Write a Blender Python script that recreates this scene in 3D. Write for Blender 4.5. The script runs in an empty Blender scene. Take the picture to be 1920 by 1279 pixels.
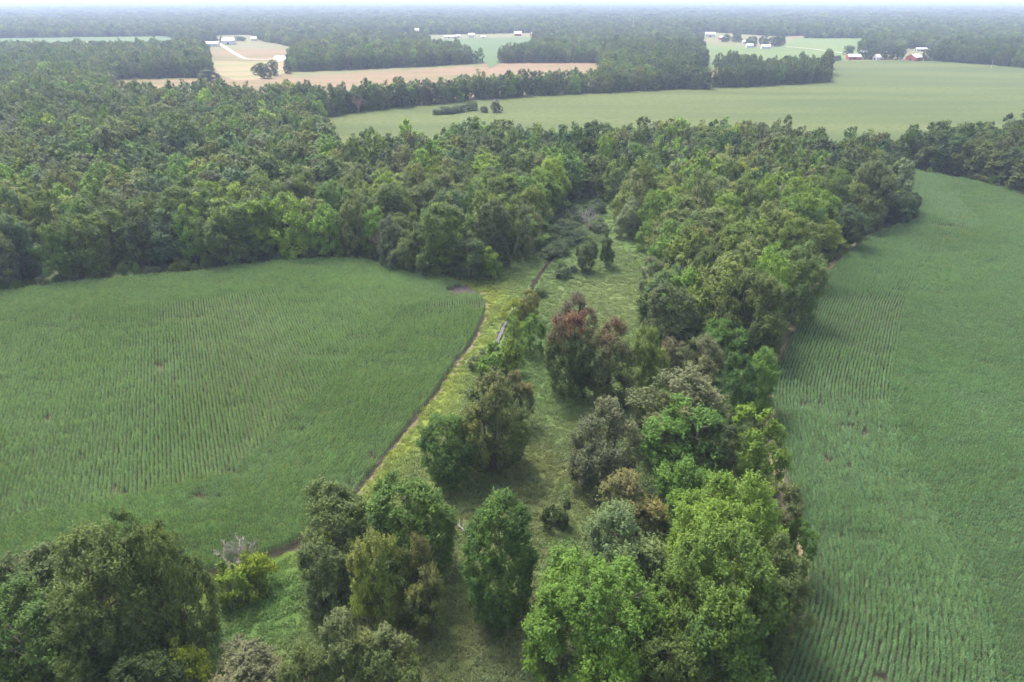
import bpy, math, random
import numpy as np
from mathutils import Vector, Matrix

random.seed(7)
rng = np.random.default_rng(11)
R_ = math.radians

# ------------------------------------------------------------------ camera
CAM_H = 85.0
PITCH = R_(26.7)
FPX = 1280.0                       # 24 mm lens on a 36 mm frame, 1920 px wide
sc = bpy.context.scene
cam_d = bpy.data.cameras.new('camera'); cam_d.lens = 24; cam_d.sensor_width = 36
cam_d.clip_start = 0.5; cam_d.clip_end = 40000
cam = bpy.data.objects.new('camera', cam_d); sc.collection.objects.link(cam)
cam.location = (0, 0, CAM_H); cam.rotation_euler = (math.pi / 2 - PITCH, 0, 0)
sc.camera = cam

# ------------------------------------------------------------------ sky, sun, exposure
SUN_EL, SUN_AZ = R_(60), R_(-35)   # azimuth from +Y towards +X
world = bpy.data.worlds.new('World'); sc.world = world; world.use_nodes = True
wn = world.node_tree.nodes; wl = world.node_tree.links
sky = wn.new('ShaderNodeTexSky'); sky.sky_type = 'NISHITA'; sky.sun_disc = False
sky.sun_elevation = SUN_EL; sky.sun_rotation = SUN_AZ
sky.air_density = 1.0; sky.dust_density = 5.0; sky.ozone_density = 1.0
wn['Background'].inputs['Strength'].default_value = 0.15
hs = wn.new('ShaderNodeHueSaturation'); hs.inputs['Saturation'].default_value = 0.55    # veil of high cloud
wl.new(sky.outputs['Color'], hs.inputs['Color']); wl.new(hs.outputs['Color'], wn['Background'].inputs['Color'])
sun_d = bpy.data.lights.new('sun', 'SUN'); sun_d.energy = 1.5; sun_d.angle = R_(12)
sun_d.color = (1.0, 0.95, 0.87)
sun = bpy.data.objects.new('sun', sun_d); sc.collection.objects.link(sun)
sdir = Vector((math.sin(SUN_AZ) * math.cos(SUN_EL), math.cos(SUN_AZ) * math.cos(SUN_EL), math.sin(SUN_EL)))
sun.rotation_euler = sdir.to_track_quat('Z', 'Y').to_euler()
sc.view_settings.view_transform = 'Standard'; sc.view_settings.look = 'None'
sc.view_settings.exposure = 1.78; sc.view_settings.gamma = 1.0
sc.view_settings.use_curve_mapping = False
sc.cycles.max_bounces = 6; sc.cycles.diffuse_bounces = 3; sc.cycles.transmission_bounces = 3
sc.cycles.volume_bounces = 2

# ------------------------------------------------------------------ pixel <-> ground
def G(px, py, z=0.0):
    """point where the photograph's pixel meets the level z"""
    x = (px - 960) / FPX; y = -(py - 639.5) / FPX
    dy = y * math.sin(PITCH) + math.cos(PITCH); dz = y * math.cos(PITCH) - math.sin(PITCH)
    t = (z - CAM_H) / dz
    return (x * t, dy * t)
def project(P, z=0.0):
    """ground points (n,2) -> pixels (n,2) and depth"""
    P = np.asarray(P, float)
    dep = P[:, 1] * math.cos(PITCH) + (CAM_H - z) * math.sin(PITCH)
    up = P[:, 1] * math.sin(PITCH) - (CAM_H - z) * math.cos(PITCH)
    return np.stack([960 + FPX * P[:, 0] / dep, 639.5 - FPX * up / dep], 1), dep
CANOPY = 19.0
def poly(pts):
    return np.array([G(p[0], p[1], CANOPY if len(p) > 2 else 0.0) for p in pts])
def inside(P, pg):
    P = np.asarray(P); x, y = P[:, 0], P[:, 1]; n = len(pg); r = np.zeros(len(P), bool)
    for i in range(n):
        x1, y1 = pg[i]; x2, y2 = pg[(i + 1) % n]
        c = (y1 > y) != (y2 > y)
        with np.errstate(divide='ignore', invalid='ignore'):
            r ^= c & (x < (x2 - x1) * (y - y1) / (y2 - y1 + 1e-12) + x1)
    return r
def pl_dist(P, line):
    P = np.asarray(P); best = np.full(len(P), 1e9)
    for a, b in zip(line[:-1], line[1:]):
        d = b - a; L = (d @ d) + 1e-9
        t = np.clip(((P - a) @ d) / L, 0, 1)
        best = np.minimum(best, np.linalg.norm(P - a - t[:, None] * d, axis=1))
    return best
def smooth_line(pts, step=1.0, passes=30):
    pts = np.asarray(pts, float)
    s = np.r_[0, np.cumsum(np.linalg.norm(np.diff(pts, axis=0), axis=1))]
    u = np.arange(0, s[-1], step)
    q = np.stack([np.interp(u, s, pts[:, 0]), np.interp(u, s, pts[:, 1])], 1)
    for _ in range(passes):
        q[1:-1] = 0.25 * q[:-2] + 0.5 * q[1:-1] + 0.25 * q[2:]
    return q
def vnoise(P, scale, seed):
    """smooth value noise 0..1"""
    P = np.asarray(P, float) / scale; i = np.floor(P).astype(np.int64); f = P - i
    f = f * f * (3 - 2 * f)
    def h(a, b):
        v = np.sin(a * 127.1 + b * 311.7 + seed * 74.7) * 43758.5453
        return v - np.floor(v)
    a = h(i[:, 0], i[:, 1]); b = h(i[:, 0] + 1, i[:, 1]); c = h(i[:, 0], i[:, 1] + 1); d = h(i[:, 0] + 1, i[:, 1] + 1)
    return (a * (1 - f[:, 0]) + b * f[:, 0]) * (1 - f[:, 1]) + (c * (1 - f[:, 0]) + d * f[:, 0]) * f[:, 1]
def fbm(P, scale, seed):
    return 0.55 * vnoise(P, scale, seed) + 0.3 * vnoise(P, scale / 2.1, seed + 3) + 0.15 * vnoise(P, scale / 4.3, seed + 7)

# ------------------------------------------------------------------ object helpers
COL = sc.collection
def tag(o, label=None, cat=None, group=None, kind=None):
    if label: o['label'] = label
    if cat: o['category'] = cat
    if group: o['group'] = group
    if kind: o['kind'] = kind
    return o
def link(name, data, mat=None, parent=None):
    o = bpy.data.objects.new(name, data); COL.objects.link(o)
    if mat is not None and data is not None and not data.materials: data.materials.append(mat)
    if parent is not None: o.parent = parent
    return o
def mesh_np(name, V, F, mat=None, attrs=None):
    """V (n,3), F (m,k) all faces of one size"""
    V = np.asarray(V, np.float32); F = np.asarray(F, np.int32); k = F.shape[1]
    me = bpy.data.meshes.new(name)
    me.vertices.add(len(V)); me.vertices.foreach_set('co', V.ravel())
    me.loops.add(F.size); me.loops.foreach_set('vertex_index', F.ravel())
    me.polygons.add(len(F)); me.polygons.foreach_set('loop_start', np.arange(0, F.size, k, dtype=np.int32))
    me.update(calc_edges=True)
    for nm, (dom, val) in (attrs or {}).items():
        a = me.attributes.new(nm, 'FLOAT_COLOR', dom)
        a.data.foreach_set('color', np.asarray(val, np.float32).ravel())
    if mat: me.materials.append(mat)
    return me
def mesh_py(name, V, F, mat=None):
    me = bpy.data.meshes.new(name); me.from_pydata([tuple(v) for v in V], [], F); me.update()
    if mat: me.materials.append(mat)
    return me
def sheet(name, pg, z, mat, kind='structure'):
    """a flat polygon of ground"""
    me = mesh_py(name, [(x, y, z) for x, y in pg], [list(range(len(pg)))], mat)
    if me.polygons[0].normal.z < 0: me.flip_normals()
    o = link(name, me); o['kind'] = kind
    return o
def ribbon(name, line, w, z, mat, jitter=0.0):
    line = np.asarray(line); t = np.gradient(line, axis=0); t /= np.linalg.norm(t, axis=1)[:, None] + 1e-9
    n = np.stack([-t[:, 1], t[:, 0]], 1); j = 1 + jitter * rng.normal(size=(len(line), 2))
    a = line + n * w / 2 * j[:, :1]; b = line - n * w / 2 * j[:, 1:]
    V = np.concatenate([np.c_[a, np.full(len(a), z)], np.c_[b, np.full(len(b), z)]]); m = len(line)
    F = [(i + m, i + 1 + m, i + 1, i) for i in range(m - 1)]
    o = link(name, mesh_np(name, V, F, mat)); o['kind'] = 'structure'
    return o

# ------------------------------------------------------------------ materials
def new_mat(name):
    m = bpy.data.materials.new(name); m.use_nodes = True
    nt = m.node_tree; b = nt.nodes['Principled BSDF']
    return m, nt, b
def N(nt, typ, **kw):
    n = nt.nodes.new(typ)
    for k, v in kw.items(): setattr(n, k, v)
    return n
def mixc(nt, fac, a, b, blend='MIX'):
    m = N(nt, 'ShaderNodeMix', data_type='RGBA', blend_type=blend)
    for sock, v in ((m.inputs[0], fac), (m.inputs[6], a), (m.inputs[7], b)):
        if isinstance(v, bpy.types.NodeSocket): nt.links.new(v, sock)
        elif isinstance(v, (int, float)): sock.default_value = v
        else: sock.default_value = (*v, 1) if len(v) == 3 else v
    return m.outputs[2]
def noise(nt, scale, detail=4, coord=None, rough=0.55):
    n = N(nt, 'ShaderNodeTexNoise'); n.inputs['Scale'].default_value = scale
    n.inputs['Detail'].default_value = detail; n.inputs['Roughness'].default_value = rough
    if coord is None: coord = N(nt, 'ShaderNodeNewGeometry').outputs['Position']
    nt.links.new(coord, n.inputs['Vector'])
    return n.outputs['Fac']
def ramp(nt, src, p0, p1):
    r = N(nt, 'ShaderNodeMapRange'); r.inputs['From Min'].default_value = p0; r.inputs['From Max'].default_value = p1
    nt.links.new(src, r.inputs['Value']); return r.outputs['Result']
def ground_mat(name, c1, c2, c3, s1, s2, lo=0.42, hi=0.6, bump=0.3, stretch=None, rough=0.95):
    m, nt, b = new_mat(name)
    co = None
    if stretch:
        mp = N(nt, 'ShaderNodeMapping'); nt.links.new(N(nt, 'ShaderNodeNewGeometry').outputs['Position'], mp.inputs['Vector'])
        mp.inputs['Rotation'].default_value = (0, 0, stretch[0]); mp.inputs['Scale'].default_value = (stretch[1], stretch[2], 1)
        co = mp.outputs['Vector']
    a = mixc(nt, ramp(nt, noise(nt, s1, 4, co), lo, hi), c1, c2)
    d = noise(nt, s2, 5)
    c = mixc(nt, ramp(nt, d, 0.45, 0.72), a, c3)
    nt.links.new(c, b.inputs['Base Color']); b.inputs['Roughness'].default_value = rough
    b.inputs['Specular IOR Level'].default_value = 0.1
    if bump:
        bp = N(nt, 'ShaderNodeBump'); bp.inputs['Strength'].default_value = bump; bp.inputs['Distance'].default_value = 0.3
        nt.links.new(d, bp.inputs['Height']); nt.links.new(bp.outputs['Normal'], b.inputs['Normal'])
    return m
def plain(name, c, rough=0.7, metal=0.0, var=0.12, scale=1.5):
    m, nt, b = new_mat(name)
    dk = tuple(x * (1 - 2 * var) for x in c)
    nt.links.new(mixc(nt, ramp(nt, noise(nt, scale, 5), 0.35, 0.65), c, dk), b.inputs['Base Color'])
    b.inputs['Roughness'].default_value = rough; b.inputs['Metallic'].default_value = metal
    b.inputs['Specular IOR Level'].default_value = 0.1 if rough > 0.8 else 0.4
    return m
def leaf_shader(nt, b, col, trans=0.28, rough=0.55):
    """leaf: diffuse + a little gloss + light coming through"""
    nt.links.new(col, b.inputs['Base Color']); b.inputs['Roughness'].default_value = rough
    b.inputs['Specular IOR Level'].default_value = 0.12
    tr = N(nt, 'ShaderNodeBsdfTranslucent')
    g = mixc(nt, 1.0, col, (1.15, 1.2, 0.55), 'MULTIPLY'); nt.links.new(g, tr.inputs['Color'])
    ms = N(nt, 'ShaderNodeMixShader'); ms.inputs[0].default_value = trans
    nt.links.new(b.outputs[0], ms.inputs[1]); nt.links.new(tr.outputs[0], ms.inputs[2])
    nt.links.new(ms.outputs[0], nt.nodes['Material Output'].inputs['Surface'])
def scale_col(nt, col, src, lo, hi):
    """multiply a colour by lo..hi following src 0..1"""
    r = N(nt, 'ShaderNodeMapRange'); r.inputs['To Min'].default_value = lo; r.inputs['To Max'].default_value = hi
    nt.links.new(src, r.inputs['Value'])
    cc = N(nt, 'ShaderNodeCombineXYZ')
    for i in range(3): nt.links.new(r.outputs['Result'], cc.inputs[i])
    return mixc(nt, 1.0, col, cc.outputs[0], 'MULTIPLY')
def make_leaf_mat(name, instanced):
    m, nt, b = new_mat(name)
    at = N(nt, 'ShaderNodeAttribute', attribute_name='leaf')          # leaf random, bough random, height
    sp = N(nt, 'ShaderNodeSeparateColor'); nt.links.new(at.outputs['Color'], sp.inputs[0])
    if instanced:
        t = N(nt, 'ShaderNodeAttribute', attribute_type='INSTANCER', attribute_name='tint')
        base = t.outputs['Color']
    else:
        base = N(nt, 'ShaderNodeObjectInfo').outputs['Color']
        tp = N(nt, 'ShaderNodeAttribute', attribute_type='OBJECT', attribute_name='tip_colour')
        amt = N(nt, 'ShaderNodeAttribute', attribute_type='OBJECT', attribute_name='tip_amount')
        # boughs that have turned colour: the upper ones, unevenly
        ad = N(nt, 'ShaderNodeMath', operation='ADD'); nt.links.new(sp.outputs[2], ad.inputs[0])
        mu = N(nt, 'ShaderNodeMath', operation='MULTIPLY'); nt.links.new(sp.outputs[1], mu.inputs[0]); mu.inputs[1].default_value = 0.55
        nt.links.new(mu.outputs[0], ad.inputs[1])
        f = ramp(nt, ad.outputs[0], 0.85, 1.15)
        mm = N(nt, 'ShaderNodeMath', operation='MULTIPLY'); nt.links.new(f, mm.inputs[0]); nt.links.new(amt.outputs['Fac'], mm.inputs[1])
        base = mixc(nt, mm.outputs[0], base, tp.outputs['Color'])
    c = scale_col(nt, base, sp.outputs[0], 0.65, 1.35)
    c = scale_col(nt, c, sp.outputs[1], 0.85, 1.18)
    c = mixc(nt, ramp(nt, sp.outputs[1], 0.2, 1.6), c, mixc(nt, 1.0, c, (1.35, 1.15, 0.7), 'MULTIPLY'))
    leaf_shader(nt, b, c)
    return m
LEAF = make_leaf_mat('leaf', False)
LEAF_I = make_leaf_mat('leaf_forest', True)
BARK = plain('bark', (0.13, 0.105, 0.085), 0.95, var=0.25, scale=3)
DEADWOOD = plain('dead_wood', (0.34, 0.30, 0.28), 0.9, var=0.15, scale=3)
def make_blade_mat(name, lo=0.7, hi=1.3, trans=0.3, gloss=0.5, spec=0.2):
    m, nt, b = new_mat(name)
    at = N(nt, 'ShaderNodeAttribute', attribute_name='leaf')
    t = N(nt, 'ShaderNodeAttribute', attribute_type='INSTANCER', attribute_name='tint')
    sp = N(nt, 'ShaderNodeSeparateColor'); nt.links.new(at.outputs['Color'], sp.inputs[0])
    c = scale_col(nt, t.outputs['Color'], sp.outputs[0], lo, hi)
    c = mixc(nt, sp.outputs[1], c, (0.30, 0.27, 0.12))      # tassels and dry blades
    leaf_shader(nt, b, c, trans, gloss)
    b.inputs['Specular IOR Level'].default_value = spec
    return m
CORN = make_blade_mat('corn_leaf', gloss=0.45, spec=0.22)
GRASS = make_blade_mat('grass_blade')

# ------------------------------------------------------------------ instancing of uncountable stuff
HIDDEN = {}
def proto_collection(name, meshes):
    c = bpy.data.collections.new(name)
    for i, me in enumerate(meshes):
        c.objects.link(bpy.data.objects.new('%s_%03d' % (name, i), me))
    HIDDEN[name] = c
    return c
def scatter(name, coll, P, rot, scl, idx, tint, label, cat):
    """one object that stands a mesh of the collection on every point"""
    n = len(P)
    me = bpy.data.meshes.new(name); me.vertices.add(n)
    me.vertices.foreach_set('co', np.asarray(P, np.float32).ravel())
    for nm, typ, fld, val in (('rot', 'FLOAT_VECTOR', 'vector', rot), ('scl', 'FLOAT_VECTOR', 'vector', scl),
                              ('idx', 'INT', 'value', idx), ('tint', 'FLOAT_COLOR', 'color', tint)):
        a = me.attributes.new(nm, typ, 'POINT')
        a.data.foreach_set(fld, np.asarray(val, np.int32 if typ == 'INT' else np.float32).ravel())
    o = link(name, me)
    ng = bpy.data.node_groups.new(name, 'GeometryNodeTree')
    ng.interface.new_socket('Geometry', in_out='INPUT', socket_type='NodeSocketGeometry')
    ng.interface.new_socket('Geometry', in_out='OUTPUT', socket_type='NodeSocketGeometry')
    gi = ng.nodes.new('NodeGroupInput'); go = ng.nodes.new('NodeGroupOutput')
    ci = ng.nodes.new('GeometryNodeCollectionInfo'); ci.inputs['Collection'].default_value = coll
    ci.inputs['Separate Children'].default_value = True; ci.inputs['Reset Children'].default_value = True
    ip = ng.nodes.new('GeometryNodeInstanceOnPoints'); ip.inputs['Pick Instance'].default_value = True
    def att(nm, typ):
        a = ng.nodes.new('GeometryNodeInputNamedAttribute'); a.data_type = typ
        a.inputs['Name'].default_value = nm
        return a.outputs['Attribute']
    L = ng.links
    L.new(gi.outputs[0], ip.inputs['Points']); L.new(ci.outputs[0], ip.inputs['Instance'])
    L.new(att('idx', 'INT'), ip.inputs['Instance Index']); L.new(att('rot', 'FLOAT_VECTOR'), ip.inputs['Rotation'])
    L.new(att('scl', 'FLOAT_VECTOR'), ip.inputs['Scale']); L.new(ip.outputs[0], go.inputs[0])
    md = o.modifiers.new('scatter', 'NODES'); md.node_group = ng
    tag(o, label, cat, kind='stuff')
    return o
def rgba(c, n=None, var=0.0, hue=0.0):
    c = np.asarray(c, float)
    if n is not None: c = np.repeat(c[None], n, 0) if c.ndim == 1 else c
    k = np.exp(rng.normal(0, var, (len(c), 1)))
    h = rng.normal(0, hue, (len(c), 1))
    c = c * k * np.concatenate([1 + h, np.ones_like(h), 1 - h], 1)
    return np.clip(np.c_[c, np.ones(len(c))], 0.004, 1)

# ------------------------------------------------------------------ trees: crowns of leaf sprays on boughs, trunk with limbs
def unit(v):
    return v / (np.linalg.norm(v, axis=-1, keepdims=True) + 1e-9)
def profile(kind, t):
    t = np.clip(t, 0, 1)
    if kind == 'oval':   return np.sin(np.pi * np.clip(t * 0.9 + 0.08, 0, 1)) ** 0.65
    if kind == 'round':  return np.sqrt(np.clip(1 - (2 * t * 0.92 - 0.80) ** 2, 0.02, 1))
    if kind == 'tall':   return np.sin(np.pi * np.clip(t * 0.85 + 0.12, 0, 1)) ** 0.5
    if kind == 'conic':  return np.clip(1.08 - t, 0, 1) ** 0.75 * np.clip(t * 6 + 0.35, 0, 1)
    if kind == 'spread': return np.sqrt(np.clip(1 - (1.7 * t - 1.05) ** 2, 0.03, 1))
    if kind == 'shrub':  return np.sqrt(np.clip(1 - (1.25 * t - 0.3) ** 2, 0.02, 1))
def make_crown(name, kind, R, z0, H, nb, ns, nl, leaf, seed, mat, lobe=0.30, up=0.5, spray=0.9, rag=0.16, limbs=11, fat=1.2, dome=False):
    """limbs carry boughs, each bough ns sprays, each spray nl leaves; the crown is fitted to radius R and height H"""
    g = np.random.default_rng(seed)
    # limbs: upright leafy masses that leave clefts between them
    k = np.arange(limbs); tk = np.clip((k + 0.6) / limbs * 0.92 + g.normal(0, 0.06, limbs), 0.08, 0.9); ak = k * 2.39996 + g.normal(0, 0.4, limbs)
    pr = profile(kind, tk)
    rk = pr * R * 0.58 * np.clip(1 + g.normal(0, rag * 1.3, limbs), 0.4, 1.5); rk[-1] *= 0.25
    la = fat * R * g.uniform(0.30, 0.50, limbs) * (0.55 + 0.5 * pr); lc = la * g.uniform(1.15, 1.9, limbs)
    if dome:                                  # broad crown without a leader
        tk = np.clip(0.12 + 0.80 * (k + 0.5) / limbs, 0.1, 0.86) + g.normal(0, 0.04, limbs); rk = R * 0.52 * np.clip(1 + g.normal(0, rag, limbs), 0.5, 1.4)
        rk[-2:] *= 0.45; lc = la * g.uniform(0.85, 1.15, limbs)
    LC = np.stack([np.cos(ak) * rk, np.sin(ak) * rk, z0 + tk * (H - z0 - la)], 1)
    pick = g.choice(limbs, nb * 3, p=la * lc / (la * lc).sum())
    rad = unit(LC * np.array([1, 1, 0]) + 1e-6)
    dr = unit(g.normal(size=(nb * 3, 3)) + rad[pick] * 0.55 + np.array([0, 0, 0.35]))
    ext = np.stack([la, la, lc], 1)
    Cb = LC[pick] + dr * ext[pick] * g.uniform(0.7, 1.02, (nb * 3, 1)) * 0.85
    # boughs buried in another limb are rare
    q = ((Cb[:, None] - LC[None]) / (ext[None] * 0.72)); dep = (np.sum(q * q, 2) < 1); dep[np.arange(nb * 3), pick] = False
    keep = np.where(~dep.any(1) | (g.random(nb * 3) < 0.12))[0][:nb]
    if len(keep) < nb: keep = np.r_[keep, g.choice(nb * 3, nb - len(keep))]
    C_ = Cb[keep]; out = dr[keep]
    bl = lobe * 0.62 * R * g.uniform(0.65, 1.3, nb)
    D = unit(g.normal(size=(nb, ns, 3)) + out[:, None] * 0.9 + np.array([0, 0, 0.5 * up]))
    B = C_[:, None] + D * bl[:, None, None] * g.uniform(0.3, 1.0, (nb, ns, 1)) * np.array([1, 1, 0.85])
    SD = unit(D * 0.75 + np.array([0, 0, up]) + g.normal(0, 0.25, (nb, ns, 3)))
    SL = spray * g.uniform(0.5, 1.4, (nb, ns, 1))
    u = g.random((nb, ns, nl, 1))
    P = B[:, :, None] + SD[:, :, None] * SL[:, :, None] * u + g.normal(0, 1, (nb, ns, nl, 3)) * (0.17 * spray * (1.15 - 0.85 * u))
    Nn = unit(SD[:, :, None] * 0.35 + D[:, :, None] * 0.45 + np.array([0, 0, 0.55]) + g.normal(0, 0.5, P.shape))
    P = P.reshape(-1, 3); Nn = Nn.reshape(-1, 3); n = len(P)
    rr = np.quantile(np.hypot(P[:, 0], P[:, 1]), 0.93); zt = np.quantile(P[:, 2], 0.996); zb = np.quantile(P[:, 2], 0.01)
    P = P * np.array([R / rr, R / rr, 1]); P[:, 2] = z0 * 0.6 + (P[:, 2] - zb) * (H - z0 * 0.6) / (zt - zb)
    T = unit(np.cross(Nn, g.normal(size=(n, 3)))); Bt = np.cross(Nn, T)
    s = leaf * g.uniform(0.6, 1.35, (n, 1))
    V = np.stack([P - T * s * 0.55, P + Bt * s * 0.36 - Nn * s * 0.06, P + T * s * 0.55, P - Bt * s * 0.36 - Nn * s * 0.06], 1).reshape(-1, 3)
    F = np.arange(n * 4).reshape(n, 4)
    lr = g.random(limbs)[pick[keep]]
    br = np.repeat(np.clip(0.5 * g.random(nb) + 0.5 * lr, 0, 1), ns * nl); sr = np.repeat(g.random(nb * ns), nl)
    hz = np.clip((P[:, 2] - z0) / (H - z0), 0, 1)
    A = np.stack([0.5 * g.random(n) + 0.5 * sr, br, hz, np.ones(n)], 1)
    return mesh_np(name, V, F, mat, {'leaf': ('FACE', A)})
def tube(V, F, p0, p1, r0, r1, sides=6):
    p0 = Vector(p0); p1 = Vector(p1); d = (p1 - p0); q = d.to_track_quat('Z', 'Y'); b = len(V)
    for p, r in ((p0, r0), (p1, r1)):
        for i in range(sides):
            a = 2 * math.pi * i / sides
            V.append(p + q @ Vector((math.cos(a) * r, math.sin(a) * r, 0)))
    for i in range(sides):
        j = (i + 1) % sides
        F.append((b + i, b + j, b + sides + j, b + sides + i))
def make_trunk(name, R, H, seed, mat=None, stems=1, thick=1.0):
    rd = random.Random(seed); V = []; F = []
    for s in range(stems):
        a0 = rd.uniform(0, 6.28); lean = 0.0 if stems == 1 else 0.22
        p = Vector((math.cos(a0) * 0.3 * (stems > 1), math.sin(a0) * 0.3 * (stems > 1), -0.3)); r = 0.022 * H * thick
        for i in range(6):
            q = p + Vector((math.cos(a0) * lean * H / 8 + rd.uniform(-.2, .2), math.sin(a0) * lean * H / 8 + rd.uniform(-.2, .2), H * 0.82 / 6))
            tube(V, F, p, q, r, r * 0.78, 7)
            if i >= 1:
                for _ in range(3):
                    a = rd.uniform(0, 6.28); L = R * rd.uniform(0.5, 0.85) * (1 - 0.09 * i)
                    e = q + Vector((math.cos(a) * L * 0.55, math.sin(a) * L * 0.55, L * 0.35)); tube(V, F, q, e, r * 0.5, r * 0.28, 5)
                    e2 = e + Vector((math.cos(a + .4) * L * 0.4, math.sin(a + .4) * L * 0.4, L * 0.38)); tube(V, F, e, e2, r * 0.28, r * 0.08, 4)
            p, r = q, r * 0.78
    return mesh_py(name, V, F, mat or BARK)
def make_dead(name, R, H, seed, low=0.25, dens=3):
    """bare tree: limbs forked down to twigs"""
    rd = random.Random(seed); V = []; F = []
    def grow(p, d, L, r, lev):
        e = p + d * L; tube(V, F, p, e, r, r * 0.62, 5 if lev < 2 else 3)
        if lev == 4: return
        for _ in range(dens if lev else dens + 2):
            t = rd.uniform(0.35, 1.0); nd = (d + Vector((rd.gauss(0, .55), rd.gauss(0, .55), rd.gauss(0.12, .3)))).normalized()
            grow(p + d * L * t, nd, L * rd.uniform(0.5, 0.75), r * 0.6, lev + 1)
    p = Vector((0, 0, -0.2))
    if low < 0.15:
        for k in range(9):
            a = k * 0.7 + rd.uniform(-.2, .2); d = Vector((math.cos(a) * .7, math.sin(a) * .7, rd.uniform(.5, 1.2))).normalized()
            grow(p, d, H * 0.42, 0.10, 1)
    else:
        q = Vector((0.2, 0, H * low)); tube(V, F, p, q, 0.022 * H, 0.017 * H, 7)
        for k in range(6):
            a = k * 1.05 + rd.uniform(-.3, .3); s = 0.55 if k else 0.05
            d = Vector((math.cos(a) * s, math.sin(a) * s, 1)).normalized()
            grow(q - Vector((0, 0, rd.uniform(0, H * 0.12))), d, H * (1 - low) * 0.42, 0.014 * H, 1)
    return mesh_py(name, V, F, DEADWOOD)

# crowns: nominal radius 5 m, height 18 m; the big ones 8 m by 21 m; shrubs 2 m by 3 m
PROTO = {}
def proto(key, kind, R, z0, H, *a, stems=1, **k):
    cr = make_crown('crown_' + key, kind, R, z0, H, *a, mat=LEAF, **k)
    PROTO[key] = (cr, make_trunk('trunk_' + key, R, H, a[4] if len(a) > 4 else 1, stems=stems), R, H)
proto('oval0', 'oval', 5, 0.9, 18, 170, 24, 13, 0.24, 1, up=0.7, spray=0.95, rag=0.08, limbs=14, fat=1.5)
proto('oval1', 'oval', 5, 1.0, 18, 120, 24, 14, 0.25, 2, up=1.0, spray=1.2, rag=0.2, stems=2)
proto('round0', 'round', 5, 0.9, 16, 170, 24, 13, 0.24, 3, up=0.6, spray=0.9, rag=0.10, limbs=14, fat=1.5)
proto('round1', 'round', 5, 0.9, 16, 115, 25, 14, 0.25, 4, up=0.9, spray=1.15, rag=0.22, stems=2)
proto('tall0', 'tall', 5, 0.6, 20, 240, 24, 13, 0.24, 5, up=0.6, spray=0.9, lobe=0.30, rag=0.05, limbs=24, fat=1.6)
proto('spread0', 'spread', 5, 2.0, 14, 110, 24, 13, 0.26, 6, up=0.45, rag=0.25, lobe=0.34)
proto('pads0', 'round', 5, 1.0, 16, 90, 34, 13, 0.22, 8, up=0.15, spray=0.55, lobe=0.28, rag=0.25)
proto('pads1', 'oval', 5, 0.8, 17, 95, 32, 13, 0.22, 9, up=0.2, spray=0.6, lobe=0.26, rag=0.22)
proto('plume0', 'oval', 5, 1.0, 16, 120, 17, 20, 0.24, 10, up=1.0, spray=1.4, lobe=0.24, rag=0.22)
proto('plume1', 'round', 5, 0.6, 15, 125, 17, 20, 0.24, 12, up=0.95, spray=1.35, lobe=0.25, rag=0.2, stems=3)
proto('conic0', 'conic', 4, 0.8, 16, 120, 20, 11, 0.26, 13, up=0.5, lobe=0.30)
proto('thin0', 'oval', 5, 3.0, 16, 60, 20, 12, 0.26, 14, up=0.9, rag=0.32, lobe=0.25, spray=1.2)
proto('big0', 'round', 8, 0.8, 21, 230, 24, 17, 0.27, 15, up=1.3, spray=1.7, lobe=0.24, rag=0.2, stems=3, limbs=20)
proto('big1', 'oval', 8, 0.8, 21, 220, 25, 17, 0.27, 16, up=1.1, spray=1.5, lobe=0.25, rag=0.25, stems=3, limbs=18)
proto('wood0', 'round', 5, 1.5, 18, 120, 22, 12, 0.28, 31, up=0.45, spray=0.75, lobe=0.32, rag=0.10, limbs=11, dome=True, fat=1.4)
proto('wood1', 'spread', 5, 1.5, 18, 115, 22, 12, 0.28, 32, up=0.35, spray=0.7, lobe=0.34, rag=0.14, limbs=12, dome=True, fat=1.3)
proto('wood2', 'oval', 5, 1.5, 18, 120, 22, 12, 0.28, 33, up=0.6, spray=0.8, lobe=0.32, rag=0.12, limbs=11, dome=True, fat=1.3)
proto('shrub0', 'shrub', 2, 0.05, 3, 40, 20, 11, 0.16, 17, up=0.6, spray=0.45, lobe=0.34, rag=0.2, stems=3)
proto('shrub1', 'shrub', 2, 0.05, 3, 34, 22, 12, 0.16, 18, up=0.9, spray=0.6, lobe=0.36, rag=0.28, stems=3)
DEAD = {'dead_tall': (make_dead('dead_tall', 3, 15, 3), 4.5, 15), 'dead_wide': (make_dead('dead_wide', 5, 13, 9, low=0.2), 6, 13),
        'dead_shrub': (make_dead('dead_shrub', 2.5, 5, 5, low=0.1, dens=4), 3.4, 5)}

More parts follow.
